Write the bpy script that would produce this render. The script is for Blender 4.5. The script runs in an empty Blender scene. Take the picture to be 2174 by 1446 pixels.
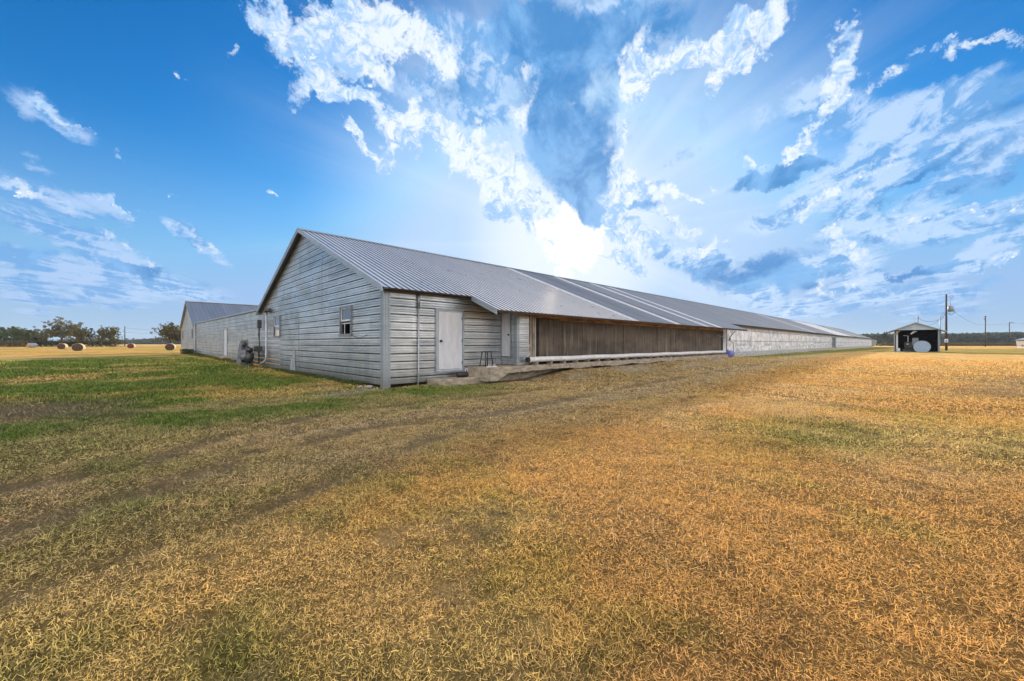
import bpy, math, random
import numpy as np
from mathutils import Vector, Matrix, Euler
R = math.radians
rng = random.Random(7)
sc = bpy.context.scene
col = sc.collection

# ------------------------------------------------------------------ camera
F, CX, CY, H = 842., 1087., 729.5, 1.40
A = math.atan((1950. - CX) / F)                 # angle between view and the long axis of the barn
XR, XF, YR, YF = math.sin(A), math.cos(A), -math.cos(A), math.sin(A)
cam = bpy.data.cameras.new('camera'); co = bpy.data.objects.new('camera', cam); col.objects.link(co)
cam.sensor_width = 36; cam.lens = F / 2174 * 36; cam.shift_y = 6.5 / 2174
cam.clip_start = .05; cam.clip_end = 20000
co.location = (0, 0, H)
co.rotation_euler = Vector((XF, YF, 0)).to_track_quat('-Z', 'Y').to_euler()
sc.camera = co

def at(px, depth, z=0.0):
    """world point seen in direction px at a given depth, at height z"""
    r = (px - CX) / F * depth
    return Vector((XR * r + XF * depth, YR * r + YF * depth, z))

# ------------------------------------------------------------------ light
SUN_AZ, SUN_EL = 37.7, 14.2
SUN = Vector((math.cos(R(SUN_EL)) * math.cos(R(SUN_AZ)), math.cos(R(SUN_EL)) * math.sin(R(SUN_AZ)), math.sin(R(SUN_EL))))
sl = bpy.data.lights.new('sun', 'SUN'); sl.energy = 5.0; sl.angle = R(1.2); sl.color = (1.0, .80, .56)
so = bpy.data.objects.new('sun', sl); col.objects.link(so); so.location = (0, 0, 60)
so.rotation_euler = (-SUN).to_track_quat('-Z', 'Y').to_euler()
sc.view_settings.view_transform = 'Standard'; sc.view_settings.look = 'None'
sc.view_settings.exposure = 0.6; sc.view_settings.gamma = 1.0

# ------------------------------------------------------------------ world: Nishita sky with procedural clouds
world = bpy.data.worlds.new('World'); sc.world = world; world.use_nodes = True
wt = world.node_tree; wt.nodes.clear(); WN = wt.nodes; WL = wt.links
def n(tree, typ, **kw):
    nd = tree.nodes.new(typ)
    for k, v in kw.items(): setattr(nd, k, v)
    return nd
def setin(tree, nd, i, v):
    if isinstance(v, bpy.types.NodeSocket): tree.links.new(v, nd.inputs[i])
    elif v is not None: nd.inputs[i].default_value = v
def M_(tree, op, a, b=None, c=None, clamp=False):
    nd = n(tree, 'ShaderNodeMath', operation=op, use_clamp=clamp)
    for i, v in enumerate((a, b, c)): setin(tree, nd, i, v)
    return nd.outputs[0]
def V_(tree, op, a, b=None, out=0):
    nd = n(tree, 'ShaderNodeVectorMath', operation=op)
    setin(tree, nd, 0, a); setin(tree, nd, 1, b)
    return nd.outputs[out]
def MR(tree, v, a, b, c=0., d=1., smooth=True):
    nd = n(tree, 'ShaderNodeMapRange'); nd.interpolation_type = 'SMOOTHSTEP' if smooth else 'LINEAR'; nd.clamp = True
    setin(tree, nd, 0, v)
    for i, x in enumerate((a, b, c, d)): setin(tree, nd, i + 1, x)
    return nd.outputs[0]
def MIX(tree, f, a, b, mode='MIX'):
    nd = n(tree, 'ShaderNodeMix', data_type='RGBA', blend_type=mode)
    setin(tree, nd, 0, f)
    for i, x in ((6, a), (7, b)):
        if isinstance(x, tuple): x = (*x[:3], 1)
        setin(tree, nd, i, x)
    return nd.outputs[2]
def NOISE(tree, vec, scale, detail=4, rough=.5, dist=0., lac=2.0, out=0):
    nd = n(tree, 'ShaderNodeTexNoise'); nd.noise_dimensions = '3D'
    setin(tree, nd, 'Vector', vec); nd.inputs['Scale'].default_value = scale; nd.inputs['Detail'].default_value = detail
    nd.inputs['Roughness'].default_value = rough; nd.inputs['Distortion'].default_value = dist; nd.inputs['Lacunarity'].default_value = lac
    return nd.outputs[out]

def build_world():
    T = wt
    tc = n(T, 'ShaderNodeTexCoord').outputs['Generated']
    d = V_(T, 'NORMALIZE', tc)
    sky = n(T, 'ShaderNodeTexSky'); sky.sky_type = 'NISHITA'; sky.sun_disc = False
    sky.sun_elevation = R(SUN_EL); sky.sun_rotation = R(90 - SUN_AZ)
    sky.altitude = 0; sky.air_density = 1.0; sky.dust_density = 0.6; sky.ozone_density = 2.2
    hs = n(T, 'ShaderNodeHueSaturation'); hs.inputs['Saturation'].default_value = 1.55; WL.new(sky.outputs[0], hs.inputs['Color'])
    skyc = MIX(T, 1.0, hs.outputs[0], SKY_TINT, 'MULTIPLY')
    skyc = V_(T, 'MINIMUM', skyc, (.27, .52, .92))
    # cloud plane coordinates: streets of cloud that run towards the sun's quarter
    sep = n(T, 'ShaderNodeSeparateXYZ'); WL.new(d, sep.inputs[0])
    zz = M_(T, 'ADD', M_(T, 'MAXIMUM', sep.outputs[2], 0.0), .10)
    fwd = (math.cos(R(46)), math.sin(R(46)), 0); lat = (math.sin(R(46)), -math.cos(R(46)), 0)
    u = M_(T, 'DIVIDE', V_(T, 'DOT_PRODUCT', d, fwd, out=1), zz)
    v = M_(T, 'DIVIDE', V_(T, 'DOT_PRODUCT', d, lat, out=1), zz)
    def plane(su, sv, off=0.):
        cb = n(T, 'ShaderNodeCombineXYZ'); setin(T, cb, 0, M_(T, 'MULTIPLY', u, su)); setin(T, cb, 1, M_(T, 'MULTIPLY', v, sv)); cb.inputs[2].default_value = off
        return cb.outputs[0]
    streak = NOISE(T, plane(.55, 1.15), 1.7, 9, .62, .9)
    puff = NOISE(T, d, 8.0, 12, .64, .35)
    fine = NOISE(T, d, 22.0, 10, .70, .6)
    curl = NOISE(T, V_(T, 'ADD', d, (.013, .01, -.02)), 30.0, 8, .66, 1.6)
    # warp the direction before looking up the big cloud shapes
    w = V_(T, 'SUBTRACT', NOISE(T, d, 7.0, 8, .66, 0, out=1), (.5, .5, .5))
    def warp(k):
        x = n(T, 'ShaderNodeVectorMath', operation='SCALE'); WL.new(w, x.inputs[0]); x.inputs['Scale'].default_value = k
        return V_(T, 'ADD', d, x.outputs[0])
    dw = warp(.19); dw2 = warp(.10); dw3 = warp(.15)
    def blobs(table, dw=dw, mode='ADD'):
        tot = None
        for az, el, ru, rv, tilt, amp in table:
            c = Vector((math.cos(R(el)) * math.cos(R(az)), math.cos(R(el)) * math.sin(R(az)), math.sin(R(el))))
            t1 = Vector((math.sin(R(az)), -math.cos(R(az)), 0)); t2 = t1.cross(c)
            a, b = math.cos(R(tilt)), math.sin(R(tilt))
            e1 = t1 * a + t2 * b; e2 = -t1 * b + t2 * a
            m = Matrix((e1, e2, e1.cross(e2))).transposed()
            mp = n(T, 'ShaderNodeMapping'); mp.vector_type = 'TEXTURE'; WL.new(dw, mp.inputs[0])
            mp.inputs['Location'].default_value = c; mp.inputs['Rotation'].default_value = m.to_euler(); mp.inputs['Scale'].default_value = (R(ru), R(rv), .6)
            g = n(T, 'ShaderNodeTexGradient'); g.gradient_type = 'SPHERICAL'; WL.new(mp.outputs[0], g.inputs[0])
            o = M_(T, 'MULTIPLY', g.outputs['Fac'], amp)
            tot = o if tot is None else M_(T, mode, tot, o)
        return tot
    mw = M_(T, 'MINIMUM', blobs(CLOUD_WHITE), .85); md = M_(T, 'MINIMUM', blobs(CLOUD_DARK, dw3), 1.1); ms = M_(T, 'MINIMUM', blobs(CLOUD_SOFT, dw2), .85)
    sd = V_(T, 'DOT_PRODUCT', d, tuple(SUN), out=1)
    def mixn(base, *terms):
        for nz, k in terms: base = M_(T, 'ADD', base, M_(T, 'MULTIPLY', M_(T, 'SUBTRACT', nz, .5), k))
        return base
    cw = M_(T, 'MULTIPLY', MR(T, mixn(mw, (puff, 2.2), (fine, 1.7), (curl, .6)), .08, .56), MR(T, mw, .0, .14))
    cs = M_(T, 'MULTIPLY', MR(T, mixn(M_(T, 'MULTIPLY', ms, 1.2), (streak, 2.6), (puff, 1.4), (fine, 1.2)), -.06, .62), MR(T, ms, .0, .2))
    qd = mixn(md, (puff, 1.0), (fine, .6), (streak, .9))
    cd = M_(T, 'MULTIPLY', MR(T, qd, -.05, .52), MR(T, md, .0, .22))
    # unseen bright clouds added behind and overhead to light the shaded sides
    back = MR(T, V_(T, 'DOT_PRODUCT', d, fwd, out=1), .25, -.15)
    cb_ = M_(T, 'MULTIPLY', MR(T, mixn(streak, (puff, .5)), .40, .62), back)
    haze = MR(T, sep.outputs[2], .42, .0, 0., 1.)
    side = MR(T, sd, .35, .94, 0., 1.)
    s1 = MIX(T, M_(T, 'MULTIPLY', haze, HAZE_K), skyc, HAZE_COL)
    s1 = MIX(T, M_(T, 'MULTIPLY', MR(T, sd, .80, 1.0), GLOW_K), s1, (.66, .82, 1.0))
    s1 = MIX(T, M_(T, 'MULTIPLY', MR(T, sd, .962, 1.0), .75), s1, (.92, .97, 1.03))
    # faint shafts fanning out from the sun
    e1 = SUN.cross(Vector((0, 0, 1))).normalized(); e2 = SUN.cross(e1)
    ang = M_(T, 'ARCTAN2', V_(T, 'DOT_PRODUCT', d, tuple(e2), out=1), V_(T, 'DOT_PRODUCT', d, tuple(e1), out=1))
    ca = n(T, 'ShaderNodeCombineXYZ'); WL.new(ang, ca.inputs[0])
    ray = MR(T, NOISE(T, ca.outputs[0], 4.2, 4, .6), .44, .64, 0, 1)
    s1 = MIX(T, M_(T, 'MULTIPLY', M_(T, 'MULTIPLY', ray, MR(T, sd, .66, .97)), .15), s1, (.92, .96, 1.0))
    white = MIX(T, side, (.50, .66, .90), (.86, .93, 1.02))
    white = MIX(T, MR(T, mixn(curl, (puff, .9)), .42, .66, 0, .85), white, (.27, .53, .90))
    white = MIX(T, MR(T, mixn(fine, (curl, 1.0)), .62, .72, 0, .8), white, (1.0, 1.0, 1.03))
    softc = MIX(T, side, (.36, .53, .84), (.56, .74, 1.0))
    softc = MIX(T, MR(T, mixn(NOISE(T, plane(.8, 1.6, 4.), 2.6, 9, .64, 1.0), (fine, .9)), .44, .60, 0, .86), softc, (.10, .35, .74))
    dark = MIX(T, MR(T, mixn(streak, (puff, 1.2)), .35, .65), (.05, .25, .60), (.20, .46, .84))
    s2 = MIX(T, M_(T, 'MULTIPLY', cs, .85), s1, softc)
    s3 = MIX(T, M_(T, 'MULTIPLY', cd, .88), s2, dark)
    s4 = MIX(T, M_(T, 'MULTIPLY', cw, M_(T, 'SUBTRACT', .96, M_(T, 'MULTIPLY', MR(T, qd, .35, .8), .9))), s3, white)
    disc = MR(T, mixn(sd, (puff, .022), (fine, .016), (curl, .006)), .9962, .9999)
    s5 = MIX(T, M_(T, 'MULTIPLY', disc, M_(T, 'SUBTRACT', 1.0, MR(T, qd, .3, .7))), s4, (1.2, 1.2, 1.17))
    s5 = MIX(T, 1.0, s5, (.72, .72, .72), 'MULTIPLY')
    s6 = MIX(T, cb_, s5, BACK_COL)
    below = MR(T, sep.outputs[2], .0, -.03)
    s7 = MIX(T, below, s6, (.20, .17, .11))
    bg = n(T, 'ShaderNodeBackground'); WL.new(s7, bg.inputs[0]); bg.inputs[1].default_value = 1.0
    out = n(T, 'ShaderNodeOutputWorld'); WL.new(bg.outputs[0], out.inputs[0])
# Nishita strength 0.1 is carried by the tint so that the clouds can be mixed over it
SKY_TINT = (.066, .134, .160)
HAZE_K = .85; HAZE_COL = (.30, .48, .76); GLOW_K = .62
BACK_COL = (2.5, 2.25, 2.0)
CLOUD_WHITE = [
    (77.7, 35.5, 1.7, 2.8, -38, 0.80), (76.3, 34.4, 1.7, 3.3, -12, 0.80), (73.1, 35.2, 2.4, 1.9, -13, 0.80), (72.6, 33.3, 2.4, 2.0, -40, 0.90),
    (73.7, 30.4, 1.7, 2.5, -16, 0.70), (69.3, 36.1, 3.9, 2.5, 14, 1.00), (65.1, 37.7, 4.5, 2.5, 12, 1.00), (70.4, 31.6, 3.0, 2.1, -41, 0.90),
    (66.9, 34.4, 3.3, 2.4, -6, 0.90), (60.8, 37.5, 4.4, 2.8, -8, 0.90), (56.3, 35.9, 3.4, 2.1, -30, 0.90), (53.3, 35.2, 2.2, 2.8, 4, 0.70),
    (70.4, 30.2, 2.3, 1.3, -18, 0.80), (66.9, 30.8, 3.1, 1.0, 2, 0.90), (64.5, 30.0, 1.5, 0.8, -9, 0.60), (68.1, 26.3, 0.9, 1.1, -56, 0.50),
    (66.3, 25.5, 2.5, 0.9, -27, 0.80), (63.9, 24.3, 2.1, 1.3, -23, 0.80), (60.2, 24.4, 2.9, 1.4, -13, 0.80), (62.7, 28.8, 2.8, 1.5, 17, 0.90),
    (60.2, 30.6, 1.4, 2.0, -1, 0.70), (61.4, 26.7, 3.5, 3.2, 7, 0.90), (58.2, 28.0, 3.4, 2.7, -3, 0.90), (54.3, 27.3, 3.5, 2.2, -14, 0.80),
    (50.9, 28.0, 3.0, 1.6, -6, 0.70), (51.6, 24.7, 4.8, 3.0, -31, 1.00), (47.5, 23.7, 4.9, 3.6, -27, 1.00), (45.5, 30.7, 2.3, 3.1, -0, 0.50),
    (44.1, 32.6, 1.7, 3.0, -9, 0.50), (41.4, 30.6, 1.7, 2.6, -28, 0.40), (38.1, 31.4, 2.9, 1.0, -21, 0.50), (48.2, 20.2, 5.1, 3.1, -33, 0.90),
    (43.5, 19.6, 5.1, 3.8, -39, 1.00), (40.8, 16.4, 5.2, 3.2, -45, 1.00), (38.1, 13.9, 3.9, 2.6, -45, 1.00), (35.7, 12.5, 3.3, 1.3, -51, 0.80),
    (30.2, 27.7, 1.1, 2.6, -7, 0.60), (30.9, 24.6, 1.3, 3.3, -6, 0.70), (29.9, 20.6, 2.3, 2.9, -6, 0.80), (28.4, 20.5, 2.9, 2.0, -6, 0.80),
    (25.3, 20.1, 2.8, 1.7, -17, 0.80), (23.0, 19.8, 3.3, 1.2, -13, 0.80), (20.1, 18.9, 2.1, 0.9, -19, 0.70), (31.5, 17.2, 2.5, 3.6, -23, 0.80),
    (28.4, 14.0, 3.7, 2.4, -24, 0.80), (24.1, 17.2, 4.0, 1.4, -21, 0.70), (21.8, 14.6, 3.2, 1.5, -6, 0.60), (29.6, 10.9, 3.8, 1.3, -42, 0.70),
    (29.6, 34.4, 1.3, 3.2, -9, 0.70), (29.0, 31.1, 2.2, 2.4, -17, 0.80), (26.5, 32.6, 2.8, 2.5, 8, 0.90), (23.5, 33.0, 2.8, 2.4, -4, 0.90),
    (26.5, 35.7, 2.4, 2.1, 39, 0.60), (20.7, 33.7, 2.3, 2.5, 27, 0.80), (17.4, 32.9, 2.2, 3.0, 40, 0.90), (14.9, 34.3, 2.6, 2.4, 32, 0.90),
    (12.4, 35.2, 2.8, 1.7, -1, 0.80), (18.0, 30.0, 1.5, 1.8, -24, 0.70), (15.4, 31.6, 2.2, 0.7, 21, 0.50), (6.7, 31.7, 1.1, 1.6, -23, 0.60),
    (6.2, 29.6, 1.2, 2.4, -27, 0.70), (7.1, 28.3, 1.3, 1.9, 44, 0.70), (8.3, 27.4, 1.3, 1.0, 16, 0.60), (6.7, 26.0, 2.0, 1.9, 4, 0.70),
    (7.9, 24.7, 1.7, 1.4, 46, 0.60), (9.6, 22.9, 2.2, 0.9, 27, 0.70), (11.9, 21.5, 2.4, 1.1, 28, 0.80), (15.4, 21.3, 1.1, 1.4, 35, 0.60),
    (9.6, 21.5, 3.0, 1.3, 9, 0.70), (3.5, 25.4, 1.5, 1.1, 3, 0.50), (0.0, 26.1, 1.6, 0.9, 24, 0.50), (1.7, 25.5, 1.1, 0.7, 32, 0.50),
    (-4.6, 26.9, 0.7, 1.2, 32, 0.50), (-5.9, 26.3, 0.7, 1.5, 49, 0.60), (-2.5, 27.9, 0.9, 0.6, 31, 0.50), (-0.7, 27.3, 0.5, 0.7, -26, 0.40),
    (-3.1, 26.6, 1.1, 1.0, 24, 0.60), (7.9, 17.2, 2.3, 1.5, 12, 0.60), (8.8, 15.9, 2.7, 1.2, 20, 0.70), (5.4, 18.0, 2.1, 0.7, 38, 0.60),
    (2.4, 18.6, 2.2, 0.6, 36, 0.50), (3.2, 15.6, 2.6, 0.9, 13, 0.50), (0.7, 13.7, 2.2, 0.7, 15, 0.50), (-1.3, 13.2, 0.9, 0.5, -14, 0.50),
    (2.4, 12.2, 2.7, 0.9, -5, 0.50), (3.5, 11.4, 2.6, 0.9, -22, 0.50), (7.1, 12.0, 2.5, 1.2, -21, 0.50), (6.2, 9.9, 2.8, 1.0, -50, 0.60),
    (4.3, 7.1, 2.4, 1.3, -59, 0.50), (8.3, 6.4, 2.5, 1.2, 32, 0.50), (7.1, 5.8, 3.2, 0.7, 27, 0.50), (10.1, 4.9, 2.3, 0.7, 44, 0.50),
    (21.8, 12.2, 2.7, 1.0, 5, 0.50), (18.5, 11.9, 3.0, 1.3, 28, 0.60), (20.1, 10.9, 2.1, 1.1, 6, 0.50), (15.4, 8.7, 1.6, 0.6, -27, 0.50),
    (-3.4, 12.3, 1.6, 0.6, 24, 0.40), (-5.6, 12.5, 1.5, 0.7, 25, 0.40), (-2.8, 6.9, 1.5, 0.4, 22, 0.50), (-5.6, 7.6, 1.6, 0.7, 30, 0.50),
    (85.3, 26.6, 0.5, 0.4, -10, 0.80), (86.9, 16.3, 0.6, 0.4, -19, 0.50), (82.2, 29.6, 0.8, 0.4, -56, 0.35), (76.3, 17.6, 0.7, 0.4, -25, 0.40),
    (96.9, 21.9, 1.5, 0.5, -38, 0.50), (95.2, 20.7, 2.4, 0.7, -32, 0.60), (92.5, 19.5, 1.2, 0.4, -31, 0.50), (96.4, 14.7, 2.7, 0.7, -22, 0.60),
    (93.8, 13.4, 2.5, 1.0, -30, 0.60), (91.2, 13.3, 1.4, 0.5, -43, 0.60), (89.8, 12.5, 1.1, 0.5, -43, 0.50), (87.3, 12.5, 2.3, 0.4, -29, 0.60),
    (84.9, 11.4, 2.1, 0.7, -42, 0.60), (82.8, 10.2, 1.4, 0.7, -48, 0.60), (87.3, 7.8, 1.2, 0.9, -33, 0.60), (89.1, 9.3, 2.6, 0.7, -19, 0.50),
    (41.4, 12.1, 4.0, 0.3, -11, 0.60), (46.2, 12.4, 2.0, 0.5, -10, 0.50), (32.2, 12.0, 2.5, 0.4, 7, 0.50),
]
CLOUD_SOFT = [
    (20.7, 33.3, 3.4, 3.1, 27, 0.50), (5.4, 23.5, 2.8, 3.1, 60, 0.50), (8.8, 27.5, 1.7, 2.9, 16, 0.30), (41.4, 32.1, 6.8, 4.1, -2, 0.40),
    (9.6, 26.9, 2.7, 2.9, 31, 0.50), (14.4, 25.9, 2.4, 2.1, 19, 0.30), (-5.9, 16.4, 1.6, 2.4, -20, 0.70), (13.4, 14.1, 4.4, 2.2, 3, 0.60),
    (16.4, 22.5, 2.6, 1.1, 22, 0.30), (29.6, 27.2, 3.3, 3.2, -8, 0.50), (92.2, 4.2, 7.3, 1.4, 4, 0.50), (96.4, 21.2, 2.9, 1.4, -32, 0.90),
    (93.8, 19.8, 2.6, 1.1, -30, 0.80), (96.6, 14.1, 3.6, 1.4, -24, 0.90), (93.8, 13.4, 3.4, 1.5, -27, 0.90), (96.4, 11.1, 3.9, 1.7, -31, 0.80),
    (93.1, 9.6, 5.0, 1.8, -22, 0.90), (89.5, 8.3, 4.1, 1.9, -20, 0.90), (85.3, 11.9, 3.3, 1.1, -34, 0.80), (82.8, 9.9, 2.3, 1.0, -42, 0.60),
    (95.8, 16.3, 1.9, 0.6, -25, 0.60), (91.2, 13.1, 2.5, 0.8, -41, 0.60), (95.8, 6.9, 4.9, 1.7, -4, 0.60), (95.2, 5.3, 7.1, 2.2, -2, 0.60),
    (86.9, 6.1, 7.6, 2.0, -5, 0.40), (-1.6, 21.9, 3.7, 2.5, 29, 1.00), (1.7, 21.4, 4.3, 2.7, 36, 1.00), (-4.6, 22.3, 2.9, 2.3, 45, 0.80),
    (4.3, 19.6, 3.9, 2.4, 34, 1.00), (0.0, 18.3, 4.6, 2.2, 22, 0.90), (-4.6, 18.1, 3.6, 2.0, 34, 0.80), (7.9, 17.2, 4.3, 2.6, 19, 0.90),
    (3.5, 15.2, 5.6, 2.4, 16, 0.90), (-1.6, 14.9, 4.3, 1.8, 26, 0.70), (-4.0, 11.3, 3.9, 1.5, 25, 0.70), (0.0, 11.7, 5.2, 2.3, 2, 0.80),
    (5.4, 12.7, 5.3, 2.5, -4, 0.80), (8.8, 9.1, 4.8, 2.1, -7, 0.60), (-3.1, 7.5, 4.4, 1.3, 29, 0.70), (3.5, 7.5, 4.7, 2.9, -20, 0.70),
    (7.9, 4.8, 6.2, 1.9, 15, 0.70), (0.0, 4.2, 5.9, 2.4, -4, 0.60), (16.4, 9.4, 7.5, 2.8, -27, 0.80), (22.4, 10.5, 5.8, 2.3, -35, 0.70),
    (11.9, 5.0, 7.0, 1.7, -15, 0.50), (59.5, 32.4, 6.5, 3.1, -10, 0.80), (51.6, 32.0, 6.1, 3.8, -24, 0.80), (54.3, 36.9, 6.4, 3.7, -3, 0.80),
    (47.5, 35.9, 5.0, 4.2, 1, 0.70), (38.1, 35.2, 7.0, 4.3, -4, 0.60), (31.5, 37.6, 5.5, 3.3, 8, 0.70), (24.1, 36.5, 4.8, 3.4, 15, 0.80),
    (42.8, 27.0, 3.6, 5.1, -10, 0.70), (21.8, 28.5, 5.3, 3.2, 13, 0.35), (24.1, 23.8, 4.8, 2.3, 17, 0.35), (-5.6, 9.7, 2.4, 1.2, 35, 0.60),
    (36.1, 39.7, 9.9, 1.6, -6, 0.60),
]
CLOUD_DARK = [
    (41.4, 36.3, 6.6, 3.7, -11, 0.50), (34.1, 37.5, 5.9, 2.7, 1, 0.50), (51.6, 33.9, 3.8, 2.6, -23, 0.40), (-3.4, 20.4, 2.5, 0.8, 36, 0.50),
    (-1.0, 19.3, 2.5, 0.6, 32, 0.50), (-5.6, 12.1, 1.7, 0.8, 17, 0.50), (8.8, 7.5, 3.0, 1.1, -18, 0.50), (-4.6, 5.6, 2.1, 0.7, 17, 0.30),
    (39.4, 33.0, 4.5, 3.5, -3, 0.60), (32.2, 30.0, 2.2, 3.1, -7, 0.40), (-5.4, 17.0, 1.8, 1.0, 42, 0.60), (-1.3, 17.1, 2.0, 0.7, 26, 0.60),
    (-6.2, 23.0, 1.0, 1.8, -26, 0.40), (22.4, 33.6, 2.6, 1.9, 5, 0.30), (13.9, 9.7, 2.8, 0.9, -6, 0.50), (38.1, 29.4, 5.6, 4.2, -21, 0.90),
    (36.4, 25.1, 5.6, 5.2, -4, 1.10), (34.7, 21.0, 3.6, 5.4, -4, 1.00), (33.8, 18.0, 2.2, 3.0, -13, 0.70), (41.4, 28.0, 3.5, 5.0, 7, 0.80),
    (44.1, 32.2, 4.0, 3.6, -18, 0.50), (46.2, 38.5, 3.7, 3.0, 0, 0.80), (42.1, 38.4, 4.3, 3.5, -10, 0.90), (37.4, 36.1, 3.8, 4.1, -13, 0.70),
    (34.7, 34.0, 3.2, 2.8, -6, 0.60), (29.6, 37.4, 4.9, 2.4, 12, 0.80), (24.1, 36.9, 4.4, 2.4, 15, 0.70), (30.9, 35.0, 2.1, 2.7, -9, 0.60),
    (54.3, 31.9, 3.8, 2.1, -23, 0.50), (59.5, 33.8, 3.0, 1.5, -20, 0.30), (14.9, 19.1, 2.7, 1.2, 9, 1.20), (11.9, 19.8, 3.0, 1.6, 13, 1.50),
    (9.2, 19.8, 2.0, 1.0, -0, 1.10), (27.1, 18.6, 2.9, 1.1, -16, 0.70), (29.6, 16.5, 1.8, 0.9, -24, 0.50), (11.9, 9.5, 3.3, 2.2, -23, 0.80),
    (14.4, 8.1, 5.7, 1.7, -16, 0.70), (18.5, 7.8, 5.2, 1.8, -20, 0.60), (10.1, 7.9, 1.9, 1.8, -39, 0.70), (1.5, 7.3, 1.3, 0.6, 4, 1.20),
    (-0.2, 7.4, 1.6, 0.6, 4, 1.20), (-1.6, 7.7, 1.2, 0.4, 9, 0.90), (7.1, 8.4, 1.2, 0.6, -7, 0.60), (3.9, 11.0, 2.1, 0.5, 24, 0.60),
    (88.8, 7.3, 2.0, 0.8, -1, 0.90), (90.9, 8.1, 2.1, 0.7, -20, 0.60), (87.7, 7.0, 1.1, 0.7, 6, 0.70), (96.4, 7.9, 2.3, 0.4, -9, 0.40),
    (0.0, 16.6, 3.4, 0.7, 19, 0.80), (-2.8, 17.4, 2.8, 0.8, 26, 0.70), (-5.1, 14.7, 1.9, 1.1, 17, 1.00), (-3.4, 14.4, 2.4, 0.6, 2, 0.70),
    (-5.9, 20.2, 1.6, 1.8, 54, 0.60), (2.4, 14.5, 2.9, 0.7, 25, 0.50), (4.7, 16.9, 2.1, 0.7, 26, 0.50), (-5.4, 11.0, 2.0, 0.5, 18, 0.50),
    (-4.0, 20.2, 1.5, 0.6, 39, 0.40),
]
build_world()
world.cycles.sampling_method = 'MANUAL'; world.cycles.sample_map_resolution = 512

# ------------------------------------------------------------------ materials
def mat(name, base=(.5, .5, .5), rough=.6, metal=0., var=None, vs=3., vsc=(1, 1, 1), bump=0., bs=20., bsc=(1, 1, 1), trans=0., attr=None, spec=.5, vd=5, vlo=.35, vhi=.65):
    m = bpy.data.materials.new(name); m.use_nodes = True; T = m.node_tree; b = T.nodes['Principled BSDF']
    b.inputs['Roughness'].default_value = rough; b.inputs['Metallic'].default_value = metal; b.inputs['Specular IOR Level'].default_value = spec
    geo = n(T, 'ShaderNodeNewGeometry').outputs['Position']
    def mp(s):
        x = n(T, 'ShaderNodeVectorMath', operation='MULTIPLY'); T.links.new(geo, x.inputs[0]); x.inputs[1].default_value = s; return x.outputs[0]
    c = (*base, 1)
    if attr:
        a = n(T, 'ShaderNodeAttribute'); a.attribute_name = attr; c = a.outputs['Color']
    if var is not None:
        nf = MR(T, NOISE(T, mp(vsc), vs, vd, .6), vlo, vhi)
        c = MIX(T, nf, c if attr else base, var, 'MULTIPLY' if attr else 'MIX')
    if isinstance(c, tuple): b.inputs['Base Color'].default_value = c
    else: T.links.new(c, b.inputs['Base Color'])
    if bump:
        bn = n(T, 'ShaderNodeBump'); bn.inputs['Strength'].default_value = bump; bn.inputs['Distance'].default_value = .02
        T.links.new(NOISE(T, mp(bsc), bs, 5, .6), bn.inputs['Height']); T.links.new(bn.outputs[0], b.inputs['Normal'])
    if trans:
        tr = n(T, 'ShaderNodeBsdfTranslucent'); ms = n(T, 'ShaderNodeMixShader'); ms.inputs[0].default_value = trans
        if isinstance(c, tuple): tr.inputs[0].default_value = c
        else: T.links.new(c, tr.inputs[0])
        T.links.new(b.outputs[0], ms.inputs[1]); T.links.new(tr.outputs[0], ms.inputs[2])
        T.links.new(ms.outputs[0], T.nodes['Material Output'].inputs[0])
    return m

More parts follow.
